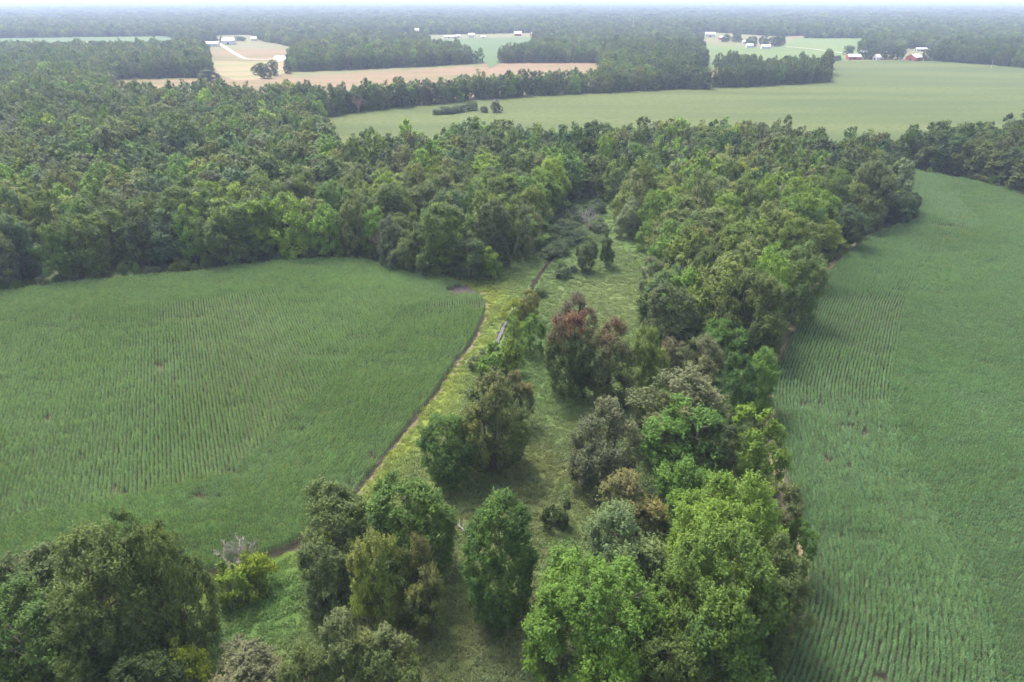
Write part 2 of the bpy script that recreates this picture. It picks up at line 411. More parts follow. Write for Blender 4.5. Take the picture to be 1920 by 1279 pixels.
# colours of foliage
C = dict(dark=(0.046, 0.074, 0.023), mid=(0.068, 0.108, 0.028), green=(0.066, 0.140, 0.028), bright=(0.100, 0.182, 0.029),
         lime=(0.150, 0.225, 0.026), yellow=(0.220, 0.235, 0.028), olive=(0.098, 0.128, 0.040), grey=(0.090, 0.112, 0.060),
         beige=(0.138, 0.150, 0.080), brown=(0.092, 0.100, 0.046), red=(0.170, 0.066, 0.058), rust=(0.150, 0.115, 0.048), pink=(0.130, 0.108, 0.074),
         blue=(0.050, 0.090, 0.042), silver=(0.125, 0.165, 0.082))
N_TREE = 0
TREES = []                                   # (x, y, radius) of everything planted singly
def plant(name, key, x, y, Rm, Hm, col, label, cat, group=None, tip=None, amt=0.0, rot=None, z=0.0):
    cr, tr, R0, H0 = PROTO[key]
    e = bpy.data.objects.new(name, None); COL.objects.link(e)
    e.location = (x, y, z); e.rotation_euler = (0, 0, random.uniform(0, 6.28) if rot is None else rot)
    e.scale = (Rm / R0, Rm / R0, Hm / H0); e.empty_display_size = 0.5
    tag(e, label, cat, group)
    c = link('crown', cr, parent=e); c.color = (*col, 1)
    c['tip_colour'] = [float(v) for v in (tip or col)]; c['tip_amount'] = float(amt)
    link('stems' if cat == 'shrub' else 'trunk', tr, parent=e)
    TREES.append((x, y, Rm))
    return e
def from_pixels(bx, by, top, w):
    """stand a tree on the ground at its base pixel; height and radius from its top pixel and width"""
    x, y = G(bx, by)
    a = PITCH + math.atan((top - 639.5) / FPX)
    H = CAM_H - math.hypot(0, y) * math.tan(a)
    dep = y * math.cos(PITCH) + (CAM_H - H * 0.55) * math.sin(PITCH)
    return x, y, w / FPX * dep / 2, H

# ------------------------------------------------------------------ land: fields, clearings
left_border = [(560, 1032), (640, 962), (700, 890), (770, 800), (820, 740), (852, 690), (890, 640), (912, 590), (914, 562)]
LEFT_CORN = poly([(-120, 562), (0, 552), (200, 530), (400, 510), (560, 492), (660, 490), (720, 498), (800, 512), (838, 524), (890, 546)]
                 + left_border[::-1] + [(400, 1082), (200, 1130), (0, 1180), (-140, 1210)])
right_border = [(1400, 1420), (1425, 1330), (1448, 1279), (1492, 1180), (1512, 1100), (1508, 1030), (1484, 960), (1464, 880), (1448, 800), (1440, 730),
                (1458, 680), (1492, 610), (1524, 545), (1572, 490), (1624, 446), (1706, 416)]
RIGHT_CORN = poly(right_border + [(1696, 395), (1664, 345), (1640, 317), (1700, 321), (1780, 336), (1860, 353), (1920, 369), (2060, 400), (2300, 480), (2500, 900), (2500, 1420)])
SOY = poly([(598, 222), (640, 216), (700, 208), (800, 198), (900, 188), (1000, 181), (1130, 175), (1270, 168), (1400, 163), (1545, 156), (1552, 120),
            (1580, 114), (1700, 113), (1800, 118), (1920, 128), (2200, 140), (2300, 215, 't'), (1920, 222, 't'), (1850, 226, 't'), (1750, 238, 't'), (1640, 243, 't'),
            (1550, 255, 't'), (1460, 228, 't'), (1300, 226, 't'), (1180, 226, 't'), (1050, 236, 't'), (930, 232, 't'), (820, 242, 't'), (700, 250, 't'), (610, 246, 't')])
TAN_A = poly([(384, 93), (480, 90), (590, 96), (560, 108), (545, 112), (548, 131), (545, 135), (640, 132), (800, 125), (900, 119), (1000, 118), (1120, 118), (1130, 132), (1128, 166),
              (1000, 174), (900, 181), (800, 190), (700, 199), (640, 206), (600, 208), (556, 158, 't'), (430, 162, 't'), (400, 155, 't'), (205, 158, 't'), (210, 150), (330, 146), (395, 146)])
TAN_B = poly([(1302, 132), (1330, 130), (1380, 134), (1382, 150), (1340, 162), (1302, 164)])
GREEN_A = poly([(802, 74), (900, 71), (1005, 69), (996, 78, 't'), (960, 84, 't'), (916, 100, 't'), (912, 118), (895, 118), (896, 95, 't'), (860, 82, 't'), (806, 76, 't')])
GREEN_B = poly([(1306, 82), (1400, 84), (1490, 72), (1620, 72), (1640, 90), (1600, 104), (1598, 114), (1550, 120), (1545, 108, 't'), (1440, 112, 't'), (1370, 96, 't'), (1330, 104, 't')])
GREEN_C = poly([(0, 72), (170, 70), (310, 68), (330, 74), (320, 78, 't'), (170, 80, 't'), (0, 80, 't'), (-160, 82, 't'), (-160, 73)])
FARMYARD_A = poly([(318, 84), (400, 80), (490, 70), (476, 64), (420, 65), (400, 72), (490, 79), (590, 96), (480, 91), (384, 94), (340, 95, 't')])
FARMYARD_A = poly([(312, 84), (398, 78), (404, 67), (470, 65), (492, 78), (592, 95), (480, 91), (384, 94)])
FARMYARD_B = poly([(1596, 104), (1640, 96), (1690, 98), (1700, 92), (1760, 94), (1748, 114), (1700, 114), (1598, 115)])
FARM_C = poly([(640, 66), (690, 62), (800, 66), (1010, 62), (1012, 70), (900, 72), (800, 75), (760, 76)])
FARM_D = poly([(1280, 66), (1320, 60), (1480, 70), (1490, 76), (1440, 92), (1306, 82)])
STRIPS = [poly([(1476, 68), (1522, 67), (1524, 71), (1478, 72)]), poly([(1530, 49), (1565, 47), (1568, 51), (1532, 52)]),
          poly([(420, 47), (480, 46), (482, 50), (420, 51)]), poly([(1080, 46), (1140, 45), (1142, 48), (1080, 49)]), poly([(640, 42), (690, 41), (692, 44), (640, 45)])]
# ground of the strip between the two cornfields, planted by hand
STRIP_ZONE = poly([(660, 487), (720, 500), (800, 515), (880, 527), (945, 522), (982, 490), (1012, 455), (1046, 402), (1072, 374), (1126, 374), (1134, 440),
                   (1196, 490), (1214, 520), (1212, 640), (1240, 715), (1330, 735), (1446, 730), (1448, 800), (1464, 880), (1484, 960), (1508, 1030), (1512, 1100),
                   (1492, 1180), (1448, 1279), (1400, 1420), (900, 1700), (-500, 1500), (-200, 1215), (0, 1180), (200, 1130), (400, 1082), (560, 1032)] + left_border[1:] + [(890, 546), (838, 524), (800, 512)])
OPEN = [LEFT_CORN, RIGHT_CORN, SOY, TAN_A, TAN_B, GREEN_A, GREEN_B, GREEN_C, FARMYARD_A, FARMYARD_B, FARM_C, FARM_D, STRIP_ZONE] + STRIPS

M_EARTH = ground_mat('earth', (0.055, 0.075, 0.030), (0.075, 0.085, 0.035), (0.045, 0.050, 0.028), 0.02, 0.6)
M_SOIL = ground_mat('field_soil', (0.085, 0.068, 0.050), (0.065, 0.056, 0.040), (0.050, 0.055, 0.028), 0.08, 1.2, bump=0.6)
M_SOY = ground_mat('soybean_leaves', (0.058, 0.078, 0.025), (0.082, 0.100, 0.032), (0.046, 0.066, 0.023), 0.009, 0.22, 0.40, 0.60, 0.9, stretch=(R_(8), 0.30, 2.0))
M_TAN = ground_mat('cut_stubble', (0.169, 0.114, 0.071), (0.101, 0.101, 0.038), (0.143, 0.105, 0.063), 0.010, 0.09, 0.46, 0.62, 0.3, stretch=(R_(-14), 0.5, 2.4))
M_GREEN = ground_mat('pasture', (0.086, 0.122, 0.041), (0.107, 0.137, 0.051), (0.076, 0.112, 0.041), 0.006, 0.08, stretch=(R_(5), 0.5, 1.8))
M_FARGREEN = ground_mat('far_crop', (0.066, 0.101, 0.043), (0.075, 0.110, 0.046), (0.058, 0.093, 0.041), 0.006, 0.08)
M_YARD = ground_mat('farmyard', (0.117, 0.122, 0.054), (0.146, 0.127, 0.078), (0.098, 0.112, 0.044), 0.02, 0.2)
M_PATH = ground_mat('bare_track', (0.165, 0.122, 0.082), (0.125, 0.105, 0.062), (0.095, 0.110, 0.040), 0.25, 1.6, bump=0.5)
M_GRAVEL = ground_mat('gravel', (0.395, 0.370, 0.319), (0.351, 0.319, 0.275), (0.319, 0.293, 0.255), 0.1, 1.0)
# one sheet to the horizon
FAR = 25000.0
g_me = mesh_py('ground', [(-FAR, -400, 0), (FAR, -400, 0), (FAR, FAR, 0), (-FAR, FAR, 0)], [(0, 1, 2, 3)], M_EARTH)
o = link('ground', g_me); o['kind'] = 'structure'
sheet('cornfield_soil', LEFT_CORN, 0.012, M_SOIL); sheet('cornfield_soil', RIGHT_CORN, 0.012, M_SOIL)
sheet('soybean_field', SOY, 0.5, M_SOY)
sheet('stubble_field', TAN_A, 0.06, M_TAN); sheet('stubble_field', TAN_B, 0.06, M_TAN)
sheet('grass_margin', poly([(545, 135), (640, 132), (800, 125), (900, 119), (905, 123), (800, 130), (640, 139), (548, 146)]), 0.10, M_YARD)
sheet('grass_margin', poly([(396, 114), (470, 116), (545, 114), (548, 131), (500, 150), (440, 150), (402, 138)]), 0.12, ground_mat('patchy_stubble', (0.150, 0.150, 0.068), (0.23, 0.165, 0.105), (0.17, 0.15, 0.075), 0.012, 0.09, 0.46, 0.54, 0.3, stretch=(R_(30), 0.5, 2.0)))
sheet('crop_field', GREEN_A, 0.4, M_FARGREEN); sheet('pasture_field', GREEN_B, 0.10, M_GREEN); sheet('crop_field', GREEN_C, 0.4, M_FARGREEN)
sheet('farmyard_ground', FARMYARD_A, 0.14, M_YARD); sheet('farmyard_ground', FARMYARD_B, 0.58, M_YARD)
sheet('farmyard_ground', FARM_C, 0.50, M_YARD); sheet('farmyard_ground', FARM_D, 0.18, M_YARD)
for s in STRIPS: sheet('stubble_field', s, 0.10, M_TAN)
ribbon('farm_lane', smooth_line([G(*p) for p in [(412, 82), (424, 90), (436, 98), (452, 107), (462, 111), (500, 112), (530, 109)]], 4, 4), 7, 0.24, M_GRAVEL)
sheet('gravel_yard', poly([(512, 110), (516, 105), (530, 104), (541, 108), (536, 114), (524, 115)]), 0.27, M_GRAVEL)
ribbon('farm_lane', smooth_line([G(*p) for p in [(1472, 88), (1520, 92), (1572, 99), (1600, 103)]], 6, 4), 6, 0.66, M_GRAVEL)
# bare tracks round the cornfields
LB = smooth_line([G(*p) for p in [(-140, 1210), (0, 1180), (200, 1130), (400, 1082)] + left_border + [(890, 546), (838, 524), (800, 512), (720, 498), (660, 490), (560, 492), (400, 510), (200, 530), (0, 552), (-120, 562)]], 1.0, 40)
RB = smooth_line([G(*p) for p in right_border + [(1696, 395), (1664, 345), (1640, 317)]], 1.0, 60)
n_lb = len(LB)
ribbon('field_track', smooth_line(np.array([G(*p) for p in left_border]) + np.array([0.5, 0]), 1.0, 40), 0.8, 0.09, M_PATH, 0.6)
ribbon('field_track', RB + np.array([-1.0, 0]), 2.0, 0.09, M_PATH, 0.2)
ribbon('field_track', smooth_line([G(*p) for p in [(700, 494), (760, 502), (810, 511), (850, 522), (890, 540), (914, 556)]], 1.0, 8), 2.2, 0.10, M_PATH, 0.25)
sheet('bare_patch', smooth_line([G(*p) for p in [(842, 538), (862, 528), (890, 538), (900, 548), (870, 551), (846, 548), (842, 538)]], 1, 3), 0.075, plain('dark_soil', (0.10, 0.075, 0.07), 0.95, scale=0.8))

# meadow of the strip: colours of its grasses as seen from place to place
def meadow_colour(P):
    px, _ = project(P); x, y = px[:, 0], px[:, 1]
    n1 = fbm(P, 14, 1); n2 = fbm(P, 5, 2); n3 = fbm(P, 30, 5)
    def w(cx, cy, sx, sy): return np.exp(-((x - cx) / sx) ** 2 - ((y - cy) / sy) ** 2)[:, None]
    c = np.repeat(np.array([[0.092, 0.148, 0.046]]), len(P), 0)
    def blend(c, k, col): return c * (1 - k) + np.array(col) * k
    c = blend(c, np.clip((n1[:, None] - 0.42) * 3, 0, 1) * 0.6, (0.125, 0.165, 0.055))
    # brownish dry grass in the lower clearing, fresh green by the ditch and at the lower left
    dry = np.clip(w(960, 900, 160, 110) + w(960, 1150, 250, 170) + w(700, 1230, 160, 120), 0, 1) * np.clip(n2[:, None] * 1.8 - 0.1, 0, 1)
    c = blend(c, dry * 0.5, (0.125, 0.108, 0.050))
    c = blend(c, np.clip((n3[:, None] - 0.5) * 4, 0, 1) * np.clip((y[:, None] - 700) / 200, 0, 1) * 0.6, (0.075, 0.100, 0.045))
    d = pl_dist(P, LB)[:, None]
    c = blend(c, np.exp(-(d / 7) ** 2) * 0.9 * np.clip(n2[:, None] * 1.8, 0, 1), (0.185, 0.225, 0.042))
    c = blend(c, w(500, 1110, 110, 110) * 0.85, (0.066, 0.135, 0.030))
    c = blend(c, w(890, 555, 60, 40) * 0.7, (0.175, 0.205, 0.035))
    c = blend(c, w(1130, 560, 90, 60) * 0.55, (0.170, 0.195, 0.080))
    c = blend(c, w(1020, 450, 45, 40) * 0.6, (0.085, 0.135, 0.050))
    return c * (1.0 + 0.45 * n2[:, None])
m, nt, b = new_mat('meadow_turf')
at = N(nt, 'ShaderNodeAttribute', attribute_name='turf')
cc = scale_col(nt, at.outputs['Color'], noise(nt, 2.2, 6, rough=0.7), 0.45, 0.72)
nt.links.new(cc, b.inputs['Base Color']); b.inputs['Roughness'].default_value = 0.95; b.inputs['Specular IOR Level'].default_value = 0.05
bp = N(nt, 'ShaderNodeBump'); bp.inputs['Strength'].default_value = 0.8; bp.inputs['Distance'].default_value = 0.25
nt.links.new(noise(nt, 2.2, 6, rough=0.7), bp.inputs['Height']); nt.links.new(bp.outputs['Normal'], b.inputs['Normal'])
M_TURF = m
st = 1.3
lo = np.array([-75, 28.0]); hi = np.array([75, 330.0])
gx, gy = np.meshgrid(np.arange(lo[0], hi[0], st), np.arange(lo[1], hi[1], st))
GP = np.stack([gx.ravel(), gy.ravel()], 1); nx = gx.shape[1]; ny = gx.shape[0]
dl = pl_dist(GP, LB); dr = pl_dist(GP, RB)
gz = 0.03 + 0.30 * fbm(GP, 6, 9) * np.clip((np.minimum(dl, dr) - 1.5) / 5, 0, 1)
okp = ~(inside(GP, LEFT_CORN) | inside(GP, RIGHT_CORN))
q = np.arange(nx * ny).reshape(ny, nx)
cells = np.stack([q[:-1, :-1].ravel(), q[:-1, 1:].ravel(), q[1:, 1:].ravel(), q[1:, :-1].ravel()], 1)
cells = cells[okp[cells].any(1)]
used = np.unique(cells); remap = np.full(nx * ny, -1); remap[used] = np.arange(len(used))
gz[~okp] = 0.0
me = mesh_np('meadow', np.c_[GP[used], gz[used]], remap[cells], M_TURF, {'turf': ('POINT', rgba(meadow_colour(GP[used])))})
me.polygons.foreach_set('use_smooth', np.ones(len(me.polygons), bool))
o = link('meadow', me); o['kind'] = 'structure'

# drainage ditch: dark water between grassy lips
m, nt, b = new_mat('ditch_water'); b.inputs['Base Color'].default_value = (0.035, 0.03, 0.022, 1); b.inputs['Roughness'].default_value = 0.06
M_WATER = m
DITCH = smooth_line([G(*p) for p in [(1046, 472), (1034, 486), (1018, 508), (1004, 528), (996, 546), (982, 566), (962, 590), (948, 606), (936, 634), (925, 660)]], 1.0, 6)
ribbon('ditch_bed', DITCH, 1.4, 0.38, plain('wet_soil', (0.026, 0.019, 0.014), 0.9, scale=1.2), 0.35)
ribbon('ditch_water', DITCH[int(len(DITCH) * 0.52):], 0.85, 0.42, M_WATER, 0.3)

# ------------------------------------------------------------------ corn
def make_corn(name, seed, L=1.52, n=8):
    g = np.random.default_rng(seed); V = []; A = []
    def quad_strip(pts, wid, side, a):
        for (p, q), (w0, w1) in zip(zip(pts[:-1], pts[1:]), zip(wid[:-1], wid[1:])):
            V.extend([p - side * w0, q - side * w1, q + side * w1, p + side * w0]); A.append(a)
    for i in range(n):
        x = (i + 0.5) / n * L - L / 2 + g.normal(0, 0.03); y = g.normal(0, 0.035); h = 2.25 * g.uniform(0.9, 1.08)
        base_az = math.pi / 2 + g.normal(0, 0.55)
        o = np.array([x, y, 0])
        for j in range(7):
            z = h * (0.36 + 0.085 * j); az = base_az + math.pi * (j % 2) + g.normal(0, 0.3)
            d = np.array([math.cos(az), math.sin(az), 0]); s = np.array([-d[1], d[0], 0])
            ln = g.uniform(0.27, 0.40); up = 0.55 + 0.08 * j
            pts = [o + [0, 0, z], o + d * ln * 0.42 + [0, 0, z + up * ln * 0.9], o + d * ln * 0.95 + [0, 0, z + up * ln * 0.25 - 0.12 * g.random()]]
            quad_strip(pts, [0.035, 0.05, 0.008], s + np.array([0, 0, g.normal(0, 0.3)]), (g.random(), 0.0, 0, 1))
        az = g.uniform(0, 6.28); s = np.array([math.cos(az), math.sin(az), 0])
        quad_strip([o + [0, 0, h * 0.85], o + [0, 0, h * 1.0], o + [0.03, 0.02, h * 1.12]], [0.035, 0.03, 0.01], s, (g.random(), 0.55, 0, 1))
        quad_strip([o + [0, 0, 0], o + [0, 0, h * 0.5]], [0.02, 0.02], s, (0.3, 0.0, 0, 1))
    V = np.array(V); F = np.arange(len(V)).reshape(-1, 4)
    return mesh_np(name, V, F, CORN, {'leaf': ('FACE', np.array(A))})
corn_protos = proto_collection('corn_row', [make_corn('corn_row_%d' % i, 40 + i) for i in range(5)])
SEG, ROW = 1.5, 0.76
def follow_rows(line, side, width, pg):
    """rows that follow a border"""
    t = np.gradient(line, axis=0); t = unit(t); nrm = np.stack([-t[:, 1], t[:, 0]], 1) * side
    out = []
    for k in range(int(width / ROW)):
        d = 0.9 + ROW * k
        c = line + nrm * d
        s = np.r_[0, np.cumsum(np.linalg.norm(np.diff(c, axis=0), axis=1))]
        u = np.arange((k * 0.37) % SEG, s[-1], SEG)
        p = np.stack([np.interp(u, s, c[:, 0]), np.interp(u, s, c[:, 1])], 1)
        tt = np.stack([np.interp(u, s, t[:, 0]), np.interp(u, s, t[:, 1])], 1)
        ok = pl_dist(p, line[::3]) > d - 0.35
        out.append(np.c_[p[ok], np.arctan2(tt[ok, 1], tt[ok, 0])])
    out = np.concatenate(out)
    return out[inside(out[:, :2], pg)]
def straight_rows(pg, ang, line, width):
    c, s = math.cos(ang), math.sin(ang); Rm = np.array([[c, s], [-s, c]])
    q = pg @ Rm.T; lo = q.min(0); hi = q.max(0)
    lo = np.maximum(lo, -700); hi = np.minimum(hi, 700)
    u, v = np.meshgrid(np.arange(lo[0], hi[0], SEG), np.arange(lo[1], hi[1], ROW))
    u = u + (np.arange(u.shape[0]) * 0.61 % SEG)[:, None]
    P = np.stack([u.ravel(), v.ravel()], 1) @ Rm
    px, dep = project(P, 1.5)
    P = P[(dep > 5) & (px[:, 0] > -80) & (px[:, 0] < 2000) & (px[:, 1] < 1400)]
    P = P[inside(P, pg)]
    P = P[pl_dist(P, line[::4]) > width - 0.5]
    return np.c_[P, np.full(len(P), ang)]
def grow_corn(name, rows, pg, poor, seed, tint, label):
    P = rows[:, :2]; px, dep = project(P, 1.5)
    keep = (dep > 5) & (px[:, 0] > -80) & (px[:, 0] < 2000) & (px[:, 1] < 1400)
    rows = rows[keep]; P = P[keep]; px = px[keep]; n = len(P)
    vig = 0.60 + 0.60 * fbm(P, 22, seed) + 0.30 * vnoise(P, 3.5, seed + 2) - 0.15
    weak = np.clip((fbm(P * np.array([1, 1.6]), 9, seed + 5) - 0.62) * 5, 0, 1)
    vig -= 0.3 * weak
    for cx, cy, rx, ry, s in poor:
        e = ((px[:, 0] - cx) / rx) ** 2 + ((px[:, 1] - cy) / ry) ** 2
        vig -= 1.0 * s * np.exp(-e) * (0.6 + 0.8 * vnoise(P, 2.0, seed + 9))
    alive = rng.random(n) < np.clip((vig - 0.15) * 2.6, 0, 1)
    rows, P, vig = rows[alive], P[alive], np.clip(vig[alive], 0.35, 1.15); n = len(P)
    sh = fbm(P, 35, seed + 1)[:, None]
    col = np.array(tint) * (0.82 + 0.36 * sh); col *= (0.72 + 0.30 * vig)[:, None]
    flip = np.where(rng.random(n) < 0.5, math.pi, 0.0)
    rot = np.stack([rng.normal(0, 0.03, n), rng.normal(0, 0.03, n), rows[:, 2] + flip + rng.normal(0, 0.03, n)], 1)
    scl = np.stack([np.ones(n), 0.9 + 0.25 * rng.random(n), np.clip(vig, 0.72, 1.12) * rng.uniform(0.92, 1.08, n)], 1)
    P3 = np.c_[P + rng.normal(0, 0.05, (n, 2)), np.full(n, 0.01)]
    print(name, n)
    return scatter(name, corn_protos, P3, rot, scl, rng.integers(0, 5, n), rgba(col, var=0.09, hue=0.03), label, 'corn')
def dir_of(a, b):
    a = G(*a); b = G(*b); return math.atan2(b[1] - a[1], b[0] - a[0])
HEAD = 26.5
poor_left = [(270, 562, 34, 5, .5), (365, 590, 40, 7, .6), (90, 614, 45, 4, .5), (300, 680, 16, 10, .5), (640, 600, 20, 8, .45), (520, 650, 14, 8, .4), (760, 585, 12, 14, .35),
             (745, 600, 8, 10, .5), (860, 665, 26, 14, .75), (600, 770, 22, 10, .6), (560, 800, 28, 12, .6), (520, 835, 34, 12, .5), (440, 880, 30, 9, .6), (380, 925, 40, 10, .6), (330, 955, 60, 10, .5),
             (210, 905, 26, 8, .5), (230, 920, 40, 8, .4), (160, 780, 10, 8, .5), (90, 780, 14, 8, .4), (435, 840, 20, 6, .5), (740, 790, 24, 14, .4), (700, 850, 26, 14, .5), (640, 900, 30, 14, .45), (60, 1060, 40, 12, .5), (140, 1000, 30, 8, .4),
             (872, 540, 30, 8, 1.4)]
poor_right = [(1520, 752, 30, 4, .35), (1570, 756, 40, 5, .35), (1620, 768, 26, 6, .35), (1645, 662, 26, 6, .7), (1660, 690, 12, 6, .5), (1560, 850, 22, 14, .22), (1600, 870, 16, 10, .2), (1640, 560, 40, 6, .45),
              (1700, 545, 36, 4, .4), (1860, 490, 40, 4, .5), (1800, 470, 30, 4, .4), (1480, 930, 14, 30, .3), (1620, 1010, 30, 8, .5), (1580, 1000, 20, 8, .4), (1720, 900, 24, 10, .35), (1800, 830, 30, 10, .35), (1850, 680, 20, 6, .4),
              (1610, 1272, 14, 10, .9), (1650, 1268, 18, 8, .8), (1580, 1180, 10, 12, .4), (1840, 380, 60, 3, .3), (1780, 420, 50, 3, .35), (1700, 440, 40, 4, .3), (1610, 470, 24, 5, .4)]
rowsL = np.concatenate([follow_rows(LB, 1, HEAD, LEFT_CORN), straight_rows(LEFT_CORN, dir_of((386.8, 715.4), (404.5, 848)), LB, HEAD)])
grow_corn('corn', rowsL, LEFT_CORN, poor_left, 21, (0.132, 0.236, 0.084), 'rows of tall green corn filling the field on the left')
rowsR = np.concatenate([follow_rows(RB, -1, HEAD, RIGHT_CORN), straight_rows(RIGHT_CORN, dir_of((1650, 800), (1900, 842)), RB, HEAD)])
grow_corn('corn', rowsR, RIGHT_CORN, poor_right, 33, (0.104, 0.206, 0.082), 'rows of tall green corn filling the field on the right, curving along the trees')

# ------------------------------------------------------------------ rough grass of the meadow
def make_tuft(name, seed, n=46, rad=0.75, h=0.55):
    g = np.random.default_rng(seed); V = []; A = []
    lean = g.normal(0, 0.25, 2)
    for i in range(n):
        r = rad * math.sqrt(g.random()); a = g.uniform(0, 6.28); p = np.array([math.cos(a) * r, math.sin(a) * r, -0.05])
        az = g.uniform(0, 6.28); hh = h * g.uniform(0.5, 1.3); s = np.array([-math.sin(az), math.cos(az), 0]) * g.uniform(0.025, 0.06)
        d = np.array([math.cos(az) * 0.5 + lean[0], math.sin(az) * 0.5 + lean[1], 0]) * hh
        q = p + d * 0.4 + [0, 0, hh * 0.7]; e = p + d * 1.1 + [0, 0, hh * (0.8 + 0.3 * g.random())]
        V.extend([p - s, q - s, q + s, p + s]); V.extend([q - s, e - s * .2, e + s * .2, q + s])
        a4 = (g.random(), 0.4 if g.random() < 0.05 else 0.0, 0, 1); A += [a4, a4]
    V = np.array(V)
    return mesh_np(name, V, np.arange(len(V)).reshape(-1, 4), GRASS, {'leaf': ('FACE', np.array(A))})
tufts = proto_collection('grass_tuft', [make_tuft('grass_tuft_%d' % i, 70 + i) for i in range(5)])
MEADOW_N = 30000
P = np.stack([rng.uniform(-75, 70, MEADOW_N * 2), rng.uniform(30, 320, MEADOW_N * 2)], 1)
P = P[~(inside(P, LEFT_CORN) | inside(P, RIGHT_CORN))]
px, dep = project(P); P = P[(px[:, 0] > -60) & (px[:, 0] < 1980) & (px[:, 1] < 1360)]
dl = pl_dist(P, LB); dr = pl_dist(P, RB); dd = pl_dist(P, DITCH)
P = P[((dl > 0.7) | (rng.random(len(P)) < 0.45)) & (dr > 2.4) & (dd > 1.5)]
zone = inside(P, STRIP_ZONE); P = P[zone | (rng.random(len(P)) < 0.25)]
n = len(P); print('tufts', n)
zz = 0.03 + 0.30 * fbm(P, 6, 9) * np.clip((np.minimum(pl_dist(P, LB), pl_dist(P, RB)) - 1.5) / 5, 0, 1) - 0.03
k = 0.55 + 0.9 * fbm(P, 4, 12) ** 1.5
scatter('meadow_grass', tufts, np.c_[P, zz], np.c_[np.zeros((n, 2)), rng.uniform(0, 6.28, n)], np.c_[k * 1.1, k * 1.1, k * rng.uniform(0.7, 1.3, n)],
        rng.integers(0, 5, n), rgba(meadow_colour(P) * 1.02, var=0.07, hue=0.04), 'rough uncut grass of the meadow between the two cornfields', 'grass')

# ------------------------------------------------------------------ trees and shrubs one by one
ORD = ['first', 'second', 'third', 'fourth', 'fifth', 'sixth', 'seventh', 'eighth', 'ninth', 'tenth', 'eleventh', 'twelfth', 'thirteenth', 'fourteenth', 'fifteenth', 'sixteenth',
       'seventeenth', 'eighteenth', 'nineteenth', 'twentieth']
def ordinal(n):
    if n >= 99: return 'hundred and ' + ordinal(n - 100) if n > 99 else 'hundredth'
    if n < 20: return ORD[n]
    tens = ['', '', 'twenty', 'thirty', 'forty', 'fifty', 'sixty', 'seventy', 'eighty', 'ninety'][(n + 1) // 10]
    return tens + '-' + ORD[(n + 1) % 10 - 1] if (n + 1) % 10 else {'twenty': 'twentieth', 'thirty': 'thirtieth', 'forty': 'fortieth', 'fifty': 'fiftieth', 'sixty': 'sixtieth',
                                                                  'seventy': 'seventieth', 'eighty': 'eightieth', 'ninety': 'ninetieth'}[tens]
def T(key, bx, by, top, w, col, label, tip=None, amt=0.0, name=None, cat=None, group=None):
    x, y, Rm, H = from_pixels(bx, by, top, w)
    sh = key.startswith('shrub')
    col = C[col] if isinstance(col, str) else col
    v = random.uniform(0.94, 1.06)
    return plant(name or ('shrub' if sh else 'tree'), key, x, y, Rm, H, tuple(k * v for k in col), label,
                 cat or ('shrub' if sh else 'tree'), group or ('shrubs of the meadow strip' if sh else 'trees of the strip between the cornfields'),
                 C[tip] if tip else None, amt)
def mix(a, b, t=0.5): return tuple(p * (1 - t) + q * t for p, q in zip(C[a], C[b]))
# lower left corner
T('round0', 358, 1215, 988, 118, mix('olive', 'mid'), 'round olive green tree, rightmost of the dark clump in the lower left corner')
T('big1', 250, 1235, 1000, 205, mix('mid', 'olive', .4), 'largest dark green tree of the clump in the lower left corner')
T('oval0', 275, 1120, 965, 80, 'mid', 'treetop showing behind the lower left clump, against the left cornfield')
T('oval1', 130, 1190, 1035, 170, mix('dark', 'olive', .45), 'dark green tree at the left of the lower left clump, beside the corn')
T('round1', 20, 1190, 1065, 120, mix('mid', 'olive', .3), 'dark tree cut off by the left edge of the picture, beside the corn')
T('big0', 85, 1300, 1122, 215, mix('mid', 'green'), 'lighter green leafy tree in the very lower left corner')
T('plume0', 205, 1310, 1155, 130, mix('mid', 'dark'), 'green tree at the bottom edge, right of the lower left corner tree')
T('round0', 300, 1330, 1225, 120, 'dark', 'dark tree low at the bottom edge, left of the yellow bush')
T('shrub1', 356, 1296, 1218, 92, mix('lime', 'yellow', .35), 'yellow-green bush at the bottom edge, beside the dark lower left clump')
T('shrub0', 441, 1126, 1062, 84, mix('lime', 'green', .3), 'yellow-green bush in front of the bare grey shrub')
T('shrub1', 489, 1106, 1040, 72, mix('lime', 'yellow', .2), 'yellow-green bush right of the bare grey shrub, by the corn corner')
T('plume1', 478, 1310, 1222, 150, mix('brown', 'beige', .3), 'brownish bush at the bottom edge below the green grass bank')
T('plume0', 655, 1300, 1160, 112, mix('mid', 'olive'), 'olive green tree at the bottom edge, the taller of a pair', 'beige', .35)
T('plume1', 738, 1325, 1190, 116, mix('olive', 'mid'), 'olive green tree at the bottom edge, right of a taller one', 'beige', .45)
T('round1', 590, 1330, 1215, 100, mix('olive', 'dark'), 'dull green tree at the bottom edge, left of the olive pair')
T('oval1', 640, 1062, 912, 128, mix('mid', 'olive', .4), 'grey-green tree at the lower right corner of the left cornfield')
T('round1', 614, 1142, 1018, 94, mix('mid', 'grey', .4), 'smaller grey-green tree in front of the cornfield corner')
T('round0', 778, 1082, 902, 158, mix('green', 'mid'), 'broad green tree left of the dark egg-shaped tree')
T('plume0', 716, 1172, 1004, 104, mix('lime', 'olive', .55), 'yellow-green tree with orange tips, leftmost of a group of three', 'rust', .35)
T('plume1', 786, 1160, 1010, 84, mix('olive', 'mid'), 'olive tree with rusty tips, middle of the group of three', 'rust', .45)
T('thin0', 812, 1192, 1066, 80, mix('olive', 'mid', .3), 'thin olive tree, rightmost of the group of three', 'rust', .3)
T('tall0', 938, 1160, 936, 130, mix('green', 'dark', .45), 'dark green egg-shaped tree standing alone in the lower clearing')
